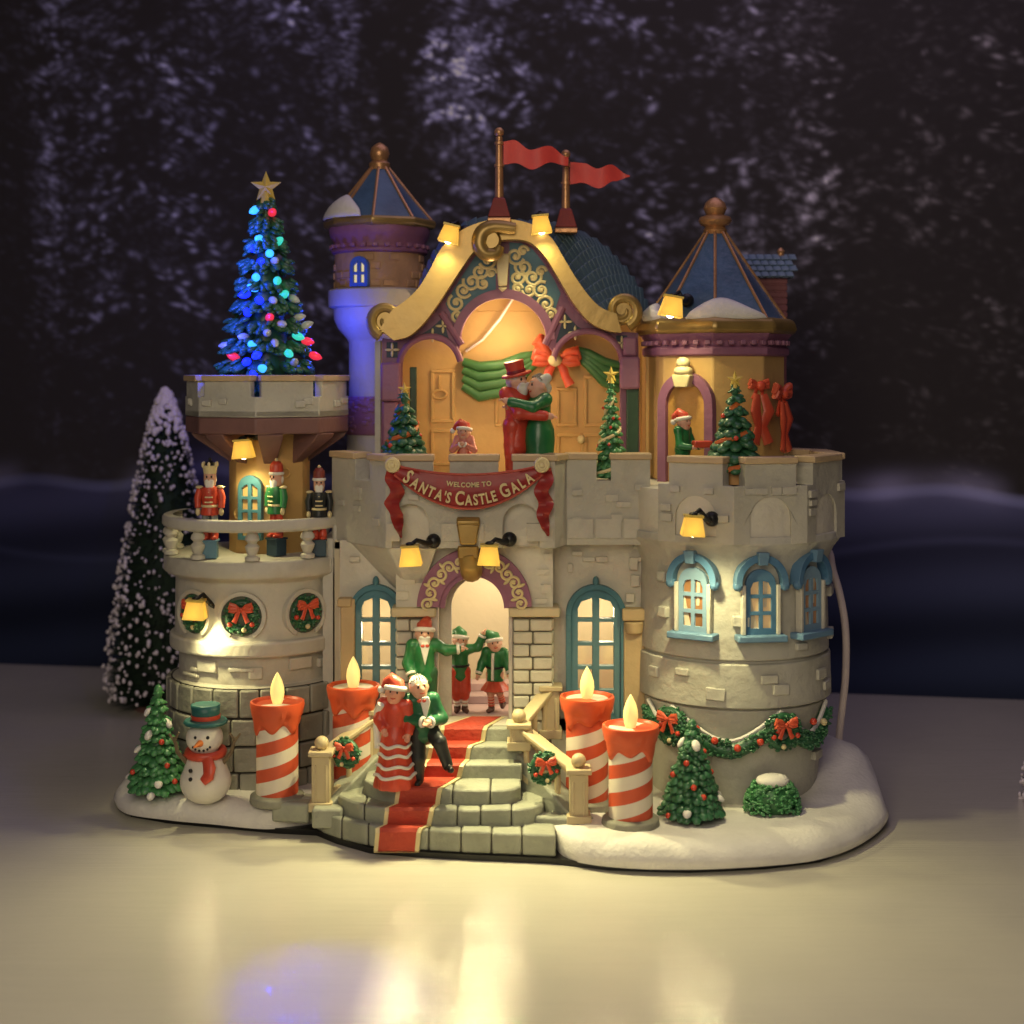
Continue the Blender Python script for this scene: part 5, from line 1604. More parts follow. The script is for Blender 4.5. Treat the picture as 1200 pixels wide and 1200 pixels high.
# ---------------------------------------------------------------- spot lamps
def spot_lamp(label, px, py, Y, anchor, aim, energy, tilt=0, size=1.0, angle=125):
    """A little lit lampshade on a black bracket; its bulb lights what hangs below."""
    c = W(px, py, Y)
    t = thing('spot_lamp', label, 'lamp', c, 0, 'small lit spot lamps on the castle')
    T = rotm('Y', tilt)
    M4 = T.to_4x4()
    s = MB(); s.M = M4
    w0, w1, h = .125*size, .088*size, .20*size
    vv = []
    for (w, z) in ((w0,-h/2),(w1,h/2)):
        vv += [(-w,-w,z),(w,-w,z),(w,w,z),(-w,w,z)]
    i0 = .8
    for (w, z) in ((w0*i0,-h/2),(w1*i0,h/2-.02)):
        vv += [(-w,-w,z),(w,-w,z),(w,w,z),(-w,w,z)]
    s.add(vv, [(0,1,5,4),(1,2,6,5),(2,3,7,6),(3,0,4,7),(4,5,6,7),(8,12,13,9),(9,13,14,10),(10,14,15,11),(11,15,12,8),(12,15,14,13),(0,8,9,1),(1,9,10,2),(2,10,11,3),(3,11,8,0)])
    sh_ = build('lamp_shade', s, SHADE, t, bevel=.008)
    cp = MB(); cp.M = M4; cp.bx(-w1*1.15, w1*1.15, -w1*1.15, w1*1.15, h/2+.002, h/2+.025); build('shade_rim', cp, STARM, sh_)
    b = MB(); b.M = M4; b.ell((0,0,-h/2+.03), .045*size, None, 12, 8); build('bulb', b, BULBW, t, smooth=80)
    a = Vector(anchor)-c
    ar = MB(); top = T @ Vector((0,0,h/2+.02))
    ar.tube([top+Vector((0,.02,.0)), top+Vector((a.x*.3, .08, .05)), a*.7+Vector((0,0,.02)), a], [.022,.025,.035,.05], 8)
    ar.ell(a, (.085,.08,.085), None, 12, 8)
    ar.ell(top+Vector((0,0,.015)), (.05,.05,.025), None, 8, 6)
    build('bracket', ar, BLACK, t, smooth=70)
    lp = c+T @ Vector((0,0,-h/2-.06))
    lamp('lamp_light', 'SPOT', lp-c, energy, (1, .89, .44), .06, target=Vector(aim)-c, spot=angle, blend=.85, parent=t)
    return t
spot_lamp('spot lamp under the platform of the stair tower, above the teal door', 285, 527, .05, W(300,508,.25), W(290,640,.2), 40, -4, angle=140)
spot_lamp('spot lamp low on the left of the stair tower, in front of a wreath', 229, 715, -.42, W(258,712,-.05), W(246,760,-.45), 60, 3, angle=150)
spot_lamp('left one of the pair of spot lamps flanking the gold door bracket', 481, 652, -.98, W(508,634,-.62), W(481,760,-1.75), 330, -3, angle=165)
spot_lamp('right one of the pair of spot lamps flanking the gold door bracket', 573, 651, -.98, W(597,632,-.62), W(573,760,-1.75), 370, 2, angle=165)
spot_lamp('orange glowing spot lamp above the two blue tower windows', 812, 617, -1.46, W(834,608,-1.1), W(816,740,-1.75), 190, 3, angle=170)
spot_lamp('spot lamp on the snowy roof of the orange turret', 787, 360, -.22, W(805,352,.3), W(790,560,-.5), 60, 10, 1.1, angle=150)
spot_lamp('tilted spot lamp on the left shoulder of the gold gable', 527, 275, .40, W(545,272,.72), W(500,470,.0), 45, 14, angle=150)
spot_lamp('spot lamp on top of the gold gable below the rear flag', 634, 264, .40, W(634,285,.72), W(660,470,.0), 52, -6, angle=150)

# ---------------------------------------------------------------- flags
def flag(label, px, py_ball, py_foot, Y, pts, base_h):
    c = W(px, py_foot, Y); t = thing('flag', label, 'flag', c, 0, 'red pennants on the gable')
    p = MB(); zt = WZ(py_ball, Y)-c.z
    p.lathe([(.055,base_h),(.05,zt*.55),(.042,zt-.16),(.06,zt-.15),(.06,zt-.12),(.04,zt-.11),(.045,zt-.06)], n=12); p.ell((0,0,zt), .06, None, 12, 8)
    p.lathe([(.062,zt*.62),(.062,zt*.62+.03)], n=12)
    build('pole', p, COPPER, t)
    b = MB(); b.lathe([(.20,0),(.20,.06),(.15,.07)], n=4, a0=R_(45)); build('base_block', b, COPPER, t, bevel=.01)
    b2 = MB(); b2.lathe([(.19,.072),(.10,base_h),(.06,base_h+.02)], n=4, a0=R_(45)); build('pyramid', b2, mat('dark_red_base', (.24,.04,.03), .5), t, smooth=20, bevel=.01)
    # waving cloth
    n = 36; vv = []
    top, bot = pts
    def ip(l, s):
        x = l[0][0]+(l[-1][0]-l[0][0])*s
        for a, d in zip(l, l[1:]):
            if a[0] <= x <= d[0]+1e-6: 
                u = (x-a[0])/(d[0]-a[0]); u = u*u*(3-2*u)
                return x, a[1]+(d[1]-a[1])*u
        return l[-1]
    f = MB(); rows = 6
    for lay in (0, 1):
        for i in range(n+1):
            s = i/n; x, yt = ip(top, s); _, yb = ip(bot, s)
            yo = Y+.06*math.sin(s*9)*s+(.012 if lay else -.012)
            for j in range(rows+1):
                q = W(x, yt+(yb-yt)*j/rows, Y); vv.append((q.x-c.x, yo-Y, q.z-c.z))
    N_ = (n+1)*(rows+1); ff = []
    for i in range(n):
        for j in range(rows):
            a = i*(rows+1)+j; d = a+rows+1
            ff += [(a,a+1,d+1,d),(N_+a,N_+d,N_+d+1,N_+a+1)]
        a = i*(rows+1); d = a+rows+1; ff += [(a,d,N_+d,N_+a),(a+rows,N_+a+rows,N_+d+rows,d+rows)]
    f.add(vv, ff); build('pennant', f, FLAGM, t, smooth=70)
flag('front red pennant on the taller copper pole', 585, 155, 262, .60, ([(590,166),(602,164),(622,176),(644,171),(666,184)],[(590,193),(604,191),(624,199),(646,190),(666,194)]), .30)
flag('rear red pennant with forked tip on the shorter pole', 663, 181, 274, 1.0, ([(668,190),(684,191),(700,198),(716,193),(738,205)],[(668,216),(682,214),(702,221),(720,212),(738,207)]), .30)

# ---------------------------------------------------------------- banner
def banner():
    Y = -.72
    c = W(549, 545, Y)
    t = thing('banner', 'dark red welcome banner with gold lettering and rosettes hung on the battlement', 'banner', c)
    n = 40; vv = []
    top = lambda s: 545+22*4*s*(1-s)*.5
    bot = lambda s: 556+40*4*s*(1-s)
    rows = 6
    mb = MB()
    for lay in (0, 1):
        for i in range(n+1):
            s = i/n; x = 462+(636-462)*s
            for j in range(rows+1):
                v = j/rows; py = top(s)+(bot(s)-top(s))*v
                yo = Y-.03*math.sin(PI*v)+(.02 if lay else -.02)
                q = W(x, py, Y); vv.append((q.x-c.x, yo-Y, q.z-c.z))
    N_ = (n+1)*(rows+1); ff = []
    for i in range(n):
        for j in range(rows):
            a = i*(rows+1)+j; d = a+rows+1
            ff += [(a,a+1,d+1,d),(N_+a,N_+d,N_+d+1,N_+a+1)]
        a = i*(rows+1); d = a+rows+1; ff += [(a,d,N_+d,N_+a),(a+rows,N_+a+rows,N_+d+rows,d+rows)]
    for i in (0, n):
        ff += [(i*(rows+1)+j, N_+i*(rows+1)+j, N_+i*(rows+1)+j+1, i*(rows+1)+j+1) for j in range(rows)]
    mb.add(vv, ff); build('cloth', mb, BANNERM, t, smooth=70)
    ed = MB()
    ed.tube([W(462+174*i/n, top(i/n), Y-.03)-c for i in range(n+1)], .014, 6); ed.tube([W(462+174*i/n, bot(i/n), Y-.03)-c for i in range(n+1)], .016, 6)
    build('hem', ed, mat('banner_hem', (.42,.07,.05), .45), t)
    # hanging tails, folded to and fro
    for side, px in ((0, 463), (1, 637)):
        tl = MB(); vv = []
        cl = [(0,548),(-3,562),(3,576),(-4,590),(2,604),(4,618),(7,630)] if side == 0 else [(0,548),(3,562),(-3,576),(3,590),(-1,604),(2,618),(5,628)]
        ws = [9,9,8.5,9,7.5,5,1.2]
        rows_ = []
        m_ = 26
        for i in range(m_+1):
            u = i/m_*(len(cl)-1); a = min(int(u), len(cl)-2); f = u-a; f = f*f*(3-2*f)
            x = cl[a][0]+(cl[a+1][0]-cl[a][0])*f; y = cl[a][1]+(cl[a+1][1]-cl[a][1])*(u-a); w = ws[a]+(ws[a+1]-ws[a])*(u-a)
            rows_.append((px+x, y, w, .05*math.sin(u*PI)))
        for lay in (0, 1):
            for (x, y, w, yo) in rows_:
                for sx in (-1, 0, 1):
                    q = W(x+sx*w, y, Y); vv.append((q.x-c.x, yo*sx*1.2+yo*.4+(.018 if lay else -.018), q.z-c.z))
        N_ = 3*(m_+1); ff = []
        for i in range(m_):
            for j in range(2):
                a = 3*i+j; ff += [(a,a+1,a+4,a+3),(N_+a,N_+a+3,N_+a+4,N_+a+1)]
            ff += [(3*i,3*i+3,N_+3*i+3,N_+3*i),(3*i+2,N_+3*i+2,N_+3*i+5,3*i+5)]
        tl.add(vv, ff); build('tail', tl, BANNERM, t, smooth=50)
        r_ = MB(); q = W(460 if side == 0 else 635, 545, Y-.05)-c; r_.M = Matrix.Translation(q) @ Matrix.Rotation(R_(90), 4, 'X')
        r_.lathe([(.085,-.03),(.09,.0),(.08,.03),(.06,.035),(.055,.02),(.03,.02),(.025,.045),(.005,.05)], n=20); build('rosette', r_, GOLDP, t)
    # lettering follows the sag of the cloth
    LET = mat('gold_lettering', (.66,.52,.26), .45, .1, 4, .1)
    def word(txt, f_py, x0, x1, h_px, caps, mname):
        mb = MB()
        cur = bpy.data.curves.new('glyph', 'FONT'); ob = bpy.data.objects.new('glyph', cur); COL.objects.link(ob)
        cur.extrude = .0; cur.offset = .03; cur.resolution_u = 3
        adv = []
        glyphs = []
        dg = bpy.context.evaluated_depsgraph_get
        for i, ch in enumerate(txt):
            if ch == ' ': adv.append(.34); glyphs.append(None); continue
            cur.body = ch
            cur.size = 1.32 if i in caps else 1.0
            bpy.context.view_layer.update()
            ev = ob.evaluated_get(dg()); me = ev.to_mesh()
            vv = [v.co.copy() for v in me.vertices]; ff = [tuple(p.vertices) for p in me.polygons]
            ev.to_mesh_clear()
            xs = [v.x for v in vv]; w = max(xs)-min(xs)
            glyphs.append(([Vector((v.x-min(xs), v.y, 0)) for v in vv], ff, w)); adv.append(w+.11)
        bpy.data.objects.remove(ob)
        tot = sum(adv); pos = 0
        sc = (x1-x0)/tot
        for g, a in zip(glyphs, adv):
            if g:
                xm = x0+(pos+g[2]/2)*sc
                e = .5; slope = (f_py(xm+e)-f_py(xm-e))/(2*e)
                ang = math.atan(slope)
                hs = h_px/.72
                out = []
                for lay in (0, 1):
                    for v in g[0]:
                        lx, ly = (v.x-g[2]/2)*sc, v.y*hs*.0+v.y*h_px*1.0/.70
                        X = xm+lx*math.cos(ang)+ly*math.sin(ang); Yp = f_py(xm)+lx*math.sin(ang)-ly*math.cos(ang)
                        q = W(X, Yp, Y); out.append((q.x-c.x, -.075 if lay == 0 else -.045, q.z-c.z))
                m_ = len(g[0]); ff = list(g[1])+[tuple(i+m_ for i in reversed(f)) for f in g[1]]
                from collections import Counter
                ec = Counter(); 
                for f in g[1]:
                    for i in range(len(f)): ec[tuple(sorted((f[i], f[(i+1) % len(f)])))] += 1
                for f in g[1]:
                    for i in range(len(f)):
                        u, v = f[i], f[(i+1) % len(f)]
                        if ec[tuple(sorted((u, v)))] == 1: ff.append((u, v, v+m_, u+m_))
                mb.add(out, ff)
            pos += a
        build('lettering', mb, LET, t, smooth=30)
    s_of = lambda x: (x-462)/174
    word("SANTA'S CASTLE GALA", lambda x: top(s_of(x))+(bot(s_of(x))-top(s_of(x)))*.88, 471, 629, 12.0, (0, 8, 15), 'l')
    word('WELCOME TO', lambda x: top(s_of(x))+(bot(s_of(x))-top(s_of(x)))*.36, 523, 577, 5.4, (), 'l')
banner()

# power cord behind the right tower
tag(build('power_cord', MB().tube([Vector(p)-W(985,822,.6) for p in smooth_pts((Vector((3.32, .98, 3.15)), W(966,640,.9), W(976,668,.8), W(985,700,.7), W(991,740,.62), W(991,790,.6), W(987,830,.6), W(984,856,.6), W(982,885,.62), W(980,915,.66)))], .045, 10), WIRE, loc=W(985,822,.6), smooth=80),
    'pale cord hanging behind the right edge of the tower', 'cord')
# ---------------------------------------------------------------- figures
def person(label, loc, rotz, H, arms, legs, wear, head_tilt=0, head_turn=0, lean=(0,0), hr=1.0, seat=0.0, group=None):
    """arms: ((elbow, wrist) viewer-left, (elbow, wrist) viewer-right); legs: ((knee, ankle), (knee, ankle)); all for height 1, facing -Y."""
    t = thing('person', label, 'person', loc, rotz, group)
    V = lambda p: tuple(c*H for c in p)
    hip = .49-seat
    LX = lambda z: lean[0]*(z-hip); LY = lambda z: lean[1]*(z-hip)
    def T(x, y, z): return (x+LX(z), y+LY(z), z-0)
    sz = .775-seat; hz = .885-seat
    sh = [T(-.115, 0, sz), T(.115, 0, sz)]
    hips = [(-.055, 0, hip), (.055, 0, hip)]
    hc = T(0, -.012, hz)
    Mh = rotm('Z', head_turn) @ rotm('Y', head_tilt)
    hw = lambda x, y, z: tuple(Vector(hc)+Mh @ Vector((x*hr, y*hr, z*hr)))
    cell = .0125*max(.75, H)
    k = .03*H
    def C(a, b, ra, rb): return ('c', V(a), V(b), ra*H, rb*H)
    def E(c, r, M=None): return ('e', V(c), V(r), M)
    body = [C(T(0,0,hip+.03), T(0,0,sz-.06), .085, .085), C(sh[0], sh[1], .045, .045), C(T(0,0,sz), hw(0,0,-.04), .036, .036),
            E(hc, (.078*hr,.084*hr,.092*hr), Mh), E(hw(0,-.085,-.005), (.017*hr,.022*hr,.016*hr), Mh), E(hw(0,-.03,-.06), (.05*hr,.05*hr,.04*hr), Mh),
            E(hw(-.079,0,-.005), (.014,.02,.026), Mh), E(hw(.079,0,-.005), (.014,.02,.026), Mh)]
    for i in (0, 1):
        e, w = arms[i]
        body += [C(sh[i], e, .042, .036), C(e, w, .036, .026)]
        d = (Vector(w)-Vector(e)).normalized()
        body += [C(w, tuple(Vector(w)+d*.035), .024, .028)]
        kn, an = legs[i]
        body += [C(hips[i], kn, .066, .05), C(kn, an, .048, .032)]
    b = MB(); sdf_add(b, body, cell, k)
    # five separate fingers on each hand
    for i in (0, 1):
        e, w = arms[i]; d = (Vector(w)-Vector(e)).normalized(); side = d.cross(Vector((0,0,1)))
        side = side.normalized() if side.length > .1 else Vector((1,0,0))
        up = side.cross(d)
        p0 = Vector(w)+d*.045
        for j, (o, l) in enumerate(((-.021,.036),(-.007,.044),(.007,.042),(.021,.032))):
            a = p0+side*o; b.tube([Vector(V(a)), Vector(V(a+d*l*.55+up*.004)), Vector(V(a+d*l-up*.012))], [.0085*H,.0082*H,.0065*H], 6)
        a = Vector(w)+d*.018+side*(.026 if i else -.026); b.tube([Vector(V(a)), Vector(V(a+d*.02+side*(.016 if i else -.016))), Vector(V(a+d*.036+side*(.016 if i else -.016)))], [.010*H,.0095*H,.007*H], 6)
    bo = build('body', b, wear.get('skin', SKIN), t, smooth=80)
    for sx in (-1, 1):
        m = MB(); m.ell(V(hw(sx*.03,-.074,.018)), (.0105*H,.008*H,.014*H), None, 8, 6); build('eye', m, BLACK, t)
        m = MB(); m.tube([V(hw(sx*.018,-.077,.042)), V(hw(sx*.044,-.068,.042))], .006*H, 5); build('eyebrow', m, wear.get('hair', GREYH), t)
    m = MB(); m.tube([V(hw(-.022,-.079,-.034)), V(hw(0,-.085,-.040)), V(hw(.022,-.079,-.034))], .007*H, 6); build('mouth', m, RED, t)
    sh_r, trim = wear.get('top', GREEN), wear.get('trim', WHITE)
    if 'top' in wear:
        g = [C(T(0,0,hip+.05), T(0,0,sz-.05), .100, .104), C(sh[0], sh[1], .058, .058)]
        for i in (0, 1):
            e, w = arms[i]; e2 = tuple(Vector(e)+(Vector(w)-Vector(e))*.9)
            g += [C(sh[i], e, .056, .052), C(e, e2, .052, .046)]
        if wear.get('coat_tail'):
            g += [C(T(0,0,hip+.04), (0,.01,hip-wear['coat_tail']), .098, .115)]
        m = MB(); sdf_add(m, g, cell, k); jk = build('coat' if wear.get('coat_tail') else 'jacket', m, sh_r, t, smooth=80)
        if wear.get('shirt'):
            m = MB(); m.slab([V2 for V2 in [(x*H, z*H) for x, z in ((0,hip+.10),(.045,sz-.0),(.03,sz+.04),(-.03,sz+.04),(-.045,sz-.0))]], -.118*H+lean[1]*.2*H, -.07*H)
            build('shirt', m, WHITE, jk, bevel=.01)
            m = MB(); 
            for sx in (-1, 1): m.ell(V(T(sx*.022,-.115,sz+.01)), (.022*H,.012*H,.016*H), None, 8, 6)
            build('bow_tie', m, wear.get('tie', RED), jk)
        if wear.get('front_trim'):
            m = MB(); m.tube([V(T(0,-.10,sz)), V(T(0,-.118,sz-.1)), V((0,-.125,hip-wear.get('coat_tail', 0)))], .02*H, 8); build('fur_trim', m, trim, jk, smooth=70)
        if wear.get('cuffs', True):
            for i in (0, 1):
                e, w = arms[i]; d = (Vector(w)-Vector(e)).normalized(); q = Vector(w)-d*.012
                m = MB(); m.ring(V(q), .034*H, .02*H, dirm(d), 14, 7); build('cuff', m, trim, jk, smooth=70)
        if wear.get('belt'):
            m = MB(); m.ring(V(T(0,0,hip+.09)), .106*H, .017*H, None, 22, 6, .98); build('belt', m, wear['belt'], jk)
    if 'trousers' in wear:
        g = [C((-.04,0,hip+.02), (.04,0,hip+.02), .088, .088)]
        for i in (0, 1):
            kn, an = legs[i]; f = wear.get('breeches')
            if f: an = tuple(Vector(kn)+(Vector(an)-Vector(kn))*.35)
            g += [C(hips[i], kn, .078, .064 if not f else .075), C(kn, an, .062, .05 if not f else .06)]
        m = MB(); sdf_add(m, g, cell, k*.8); build('trousers', m, wear['trousers'], t, smooth=80)
    if 'stockings' in wear:
        for i in (0, 1):
            kn, an = legs[i]
            m = MB(); A = Vector(kn); B = Vector(an)
            for q in range(4):
                p = A.lerp(B, .3+.18*q); m.ring(V(p), .034*H, .013*H, dirm(B-A), 12, 6)
            build('striped_stocking', m, wear['stockings'], t)
    for i in (0, 1):
        if wear.get('no_shoes'): break
        kn, an = legs[i]; a = Vector(an)
        m = MB(); sdf_add(m, [C(tuple(a), tuple(a+Vector((0,.0,-.015))), .042, .042), C(tuple(a+Vector((0,0,-.022))), tuple(a+Vector(((-.02 if i == 0 else .02),-.085,-.03))), .036, .03)], cell*.8, k*.6)
        build('shoe', m, wear.get('shoes', BLACK), t, smooth=80)
    if 'dress' in wear:
        dm, prof = wear['dress']
        m = MB(); m.lathe([(r*H, z*H) for r, z in prof], n=48, ripple=lambda a, z: .05*math.sin(9*a)*max(0, 1-z/(.5*H)))
        dr = build('dress', m, dm, t, smooth=70)
        if wear.get('bands'):
            for zb, r in wear['bands']:
                m = MB(); n = 60
                m.tube([(r*H*(1+.05*math.sin(9*2*PI*i/n)*max(0, 1-zb/.5))*math.sin(2*PI*i/n), -r*H*(1+.05*math.sin(9*2*PI*i/n)*max(0, 1-zb/.5))*math.cos(2*PI*i/n), (zb+.012*math.sin(5*2*PI*i/n))*H) for i in range(n)], .017*H, 6, True)
                build('lace_band', m, WHITE, dr, smooth=70)
    if wear.get('skirt'):
        m = MB(); m.lathe([(r*H, z*H) for r, z in wear['skirt'][1]], n=40, ripple=lambda a, z: .07*math.sin(10*a)*max(0, 1-(z/H-.25)/.2)); sk = build('skirt', m, wear['skirt'][0], t, smooth=70)
    if wear.get('stole'):
        m = MB(); m.tube([V(p) for p in wear['stole']], [.035*H]*len(wear['stole']), 8, flat=.7); build('fur_stole', m, WHITE, t, smooth=70)
    hat = wear.get('hat')
    if hat == 'fur':            # soft red or green cap, white brim and bobble
        hm = wear.get('hatm', RED)
        q = MB(); q.ring(V(hw(0,.008,.038)), .086*H*hr, .024*H*hr, Mh @ rotm('X', -12), 22, 8); 
        fl = wear.get('flop', (.09,.03,.08))
        c = MB(); c.tube([V(hw(0,.01,.03)), V(hw(0,.015,.075)), V(hw(fl[0]*.5,.02+fl[1]*.4,.115)), V(hw(fl[0]*.9,.02+fl[1],.05+fl[2]*.6)), V(hw(fl[0]*1.15,.02+fl[1],fl[2]*.2))], [.085*H*hr,.078*H*hr,.055*H*hr,.034*H*hr,.02*H*hr], 12)
        ht = build('hat', c, hm, t, smooth=80); build('fur_brim', q, WHITE, ht, smooth=80)
        p = MB(); p.ell(V(hw(fl[0]*1.2,.02+fl[1],fl[2]*.1)), .036*H*hr, None, 10, 8); build('bobble', p, WHITE, ht)
    elif hat == 'top':
        q = MB(); n0 = (Mh @ Vector((-.15,.1,1))).normalized(); M = dirm(n0)
        q.lathe([(.13*H,0),(.135*H,.01*H),(.13*H,.022*H),(.082*H,.024*H),(.078*H,.06*H),(.088*H,.125*H),(.085*H,.13*H)], V(hw(0,.01,.05)), 24, M=M)
        ht = build('hat', q, wear.get('hatm', RED), t, bevel=.006)
        q = MB(); q.lathe([(.084*H,.026*H),(.085*H,.045*H),(.083*H,.05*H)], V(hw(0,.01,.05)), 24, M=M); build('hat_band', q, mat('dark_red_band', (.2,.015,.02), .5), ht)
    if wear.get('beard'):
        m = MB(); sdf_add(m, [E(hw(0,-.055,-.06), (.06,.045,.05), Mh), E(hw(0,-.06,-.10), (.042,.035,.045), Mh), E(hw(-.03,-.085,-.022), (.03,.016,.014), Mh), E(hw(.03,-.085,-.022), (.03,.016,.014), Mh)], cell*.8, .02*H)
        build('beard', m, WHITE, t, smooth=80)
    if wear.get('hairstyle'):
        hm = wear.get('hair', GREYH); m = MB(); sdf_add(m, [E(hw(0,.02,.025), (.088,.085,.085), Mh), E(hw(0,.075,-.01), (.06,.05,.06), Mh)]+([E(hw(.055,.06,.07), (.045,.045,.045), Mh)] if wear['hairstyle'] == 'bun' else []), cell*.8, .02*H)
        hh = build('hair', m, hm, t, smooth=80)
        m = MB()
        for j in range(9):
            a = -70+140*j/8
            m.tube([V(hw(.089*math.sin(R_(a)), -.05+.04*abs(math.sin(R_(a))), .055*math.cos(R_(a))+.035)), V(hw(.06*math.sin(R_(a)), .02, .112*math.cos(R_(a))+.006)), V(hw(.045*math.sin(R_(a))+.02, .09, .06))], .0075*H, 5)
        build('hair_strand', m, mat('dark_hair_line', (.22,.2,.17), .5), hh)
    return t

stand = (((-.06,-.01,.27), (-.062,0,.055)), ((.06,-.01,.27), (.062,0,.055)))
def floor_at(px, py, Y): return (WX(px, Y), Y, WZ(py, Y))

# couple on the stairs
Y = -1.30
person('woman in red ruffled dress with white bands standing on the stairs', (WX(463,Y), Y+.03, .62), R_(-6), 1.20*.955,
       (((-.15,-.02,.63), (-.10,-.09,.56)), ((.15,.0,.62), (.14,-.08,.52))), stand,
       dict(top=RED, cuffs=False, dress=(RED, [(.10,.68),(.092,.60),(.125,.52),(.142,.42),(.155,.28),(.185,.12),(.205,.02),(.20,.0),(.05,.0)][::-1]), bands=[(.40,.147),(.31,.154),(.21,.174),(.12,.191)],
            hat='fur', flop=(-.11,.01,.05), stole=[(-.12,-.09,.79),(-.17,-.02,.70),(-.175,-.02,.55),(-.165,-.02,.36)], no_shoes=True, hairstyle=None, skin=mat('rosy_skin', (.68,.30,.20), .42, .08, 3, .1, 10, sss=.15)),
       head_tilt=6, hr=1.05)
Y = -1.22
person('man in dark green jacket leaning on the stairs with folded arms and one foot up', (WX(497,Y), Y, .62), R_(10), 1.20,
       (((-.16,-.02,.61), (-.02,-.15,.60)), ((.16,-.02,.60), (.03,-.17,.60))), (((-.055,-.03,.25), (-.05,.0,.055)), ((.12,-.16,.42), (.19,-.17,.22))),
       dict(top=mat('dark_green_coat', (.018,.105,.045), .34, .2, 3, .2), trousers=CHAR, shirt=True, hairstyle='short', hair=WHITE, shoes=BLACK, tie=RED, coat_tail=.02), head_tilt=-4, head_turn=12, hr=1.0, lean=(-.12,0))
# greeter by the pillar
Y = -.42
person('bearded man in bright green jacket by the left pillar, one arm stretched towards the doorway', (WX(497,Y), Y, 1.085), R_(8), 1.17,
       (((-.16,.0,.60), (-.13,-.07,.50)), ((.22,-.02,.72), (.34,-.02,.73))), stand,
       dict(top=GREEN, trousers=GREEND, shirt=True, beard=True, hat='fur', flop=(.05,.06,.06), coat_tail=.03, tie=RED), head_tilt=4, hr=1.0)
# elves in the doorway
Y = .28
person('elf in green tunic and red breeches with raised arms inside the doorway', (WX(539,Y), Y, 1.065), R_(6), .96,
       (((-.20,-.02,.74), (-.18,-.05,.86)), ((.22,-.03,.80), (.28,-.04,.95))), (((-.05,-.02,.27), (-.03,.02,.055)), ((.06,-.02,.28), (.06,.0,.055))),
       dict(top=GREEN, coat_tail=.02, belt=BLACK, trousers=RED, breeches=True, hat='fur', hatm=GREEN, flop=(-.08,.04,.06), stockings=WHITE, shoes=mat('brown_shoe', (.09,.04,.03), .4), beard=True), head_tilt=8, hr=1.05)
person('elf girl in green fur trimmed coat and short red skirt inside the doorway', (WX(580,Y), Y, 1.065), R_(-14), .92,
       (((-.17,-.02,.62), (-.20,-.07,.50)), ((.17,.0,.62), (.21,-.05,.52))), (((-.05,-.03,.26), (-.045,0,.055)), ((.05,.02,.27), (.08,.09,.10))),
       dict(top=GREEN, front_trim=True, coat_tail=.06, belt=BLACK, hat='fur', hatm=GREEN, flop=(-.12,.05,.03), skirt=(RED, [(.08,.44),(.15,.34),(.185,.29),(.18,.285),(.07,.40)]), stockings=RED, shoes=mat('brown_shoe', (.09,.04,.03), .4), hairstyle=None), head_tilt=-8, head_turn=20, hr=1.1)
def rel(dx, dy, z, rot, H):
    c, s_ = math.cos(rot), math.sin(rot)
    return ((dx*c+dy*s_)/H, (-dx*s_+dy*c)/H, z/H)
# dancers on the terrace
Y = .05
z0 = 3.80
person('man in long red suit and red top hat dancing, holding the green dress figure', (WX(606,Y), Y, z0), R_(35), 1.36,
       ((rel(.02,-.27,.83,R_(35),1.36), rel(.35,-.26,.80,R_(35),1.36)), ((.18,.02,.62), (.19,.03,.52))), stand,
       dict(top=RED, coat_tail=.16, trousers=RED, hat='top', hairstyle='short', cuffs=False, beard=True, shoes=RED), head_turn=10, head_tilt=-4, hr=.95)
person('woman in dark green gown with grey hair bun dancing with the red suited man', (WX(632,Y), Y-.02, z0), R_(-62), 1.28,
       (((-.17,-.08,.68), (-.12,-.24,.70)), (rel(-.08,-.26,.90,R_(-62),1.28), rel(-.36,-.24,.97,R_(-62),1.28))), stand,
       dict(top=GREEN, cuffs=False, dress=(mat('green_gown', (.015,.13,.04), .32, .2, 3, .15, spec=.6), [(.10,.72),(.098,.60),(.136,.50),(.145,.40),(.13,.25),(.15,.06),(.16,.0),(.05,.0)][::-1]), hairstyle='bun', no_shoes=True, trim=SKIN), head_tilt=-8, hr=1.08)
person('child in pink top and red cap clapping hands behind the battlement', (WX(544,.1), .1, z0), R_(-8), .68,
       (((-.19,-.08,.58), (-.03,-.17,.68)), ((.19,-.08,.58), (.03,-.17,.68))), stand,
       dict(top=mat('pink_top', (.62,.22,.16), .45), trousers=RED, hat='fur', flop=(-.13,.02,.03), trim=WHITE, coat_tail=.1), hr=1.35, head_tilt=4)
person('child in green coat and red cap by the orange arch, holding out a gift', (WX(800,-.15), -.15, z0), R_(48), .82,
       (((-.16,-.06,.56), (-.10,-.22,.54)), ((.16,-.06,.56), (.08,-.24,.54))), stand,
       dict(top=GREEN, coat_tail=.2, trousers=GREEN, hat='fur', flop=(-.04,.09,.03), cuffs=False), hr=1.2)
tag(build('gift', MB().bx(-.11,.11,-.06,.06,0,.08), RED, loc=(WX(823,-.32), -.30, z0+.44), rotz=.2, bevel=.015), 'small red parcel held out by the green coated child', 'gift')

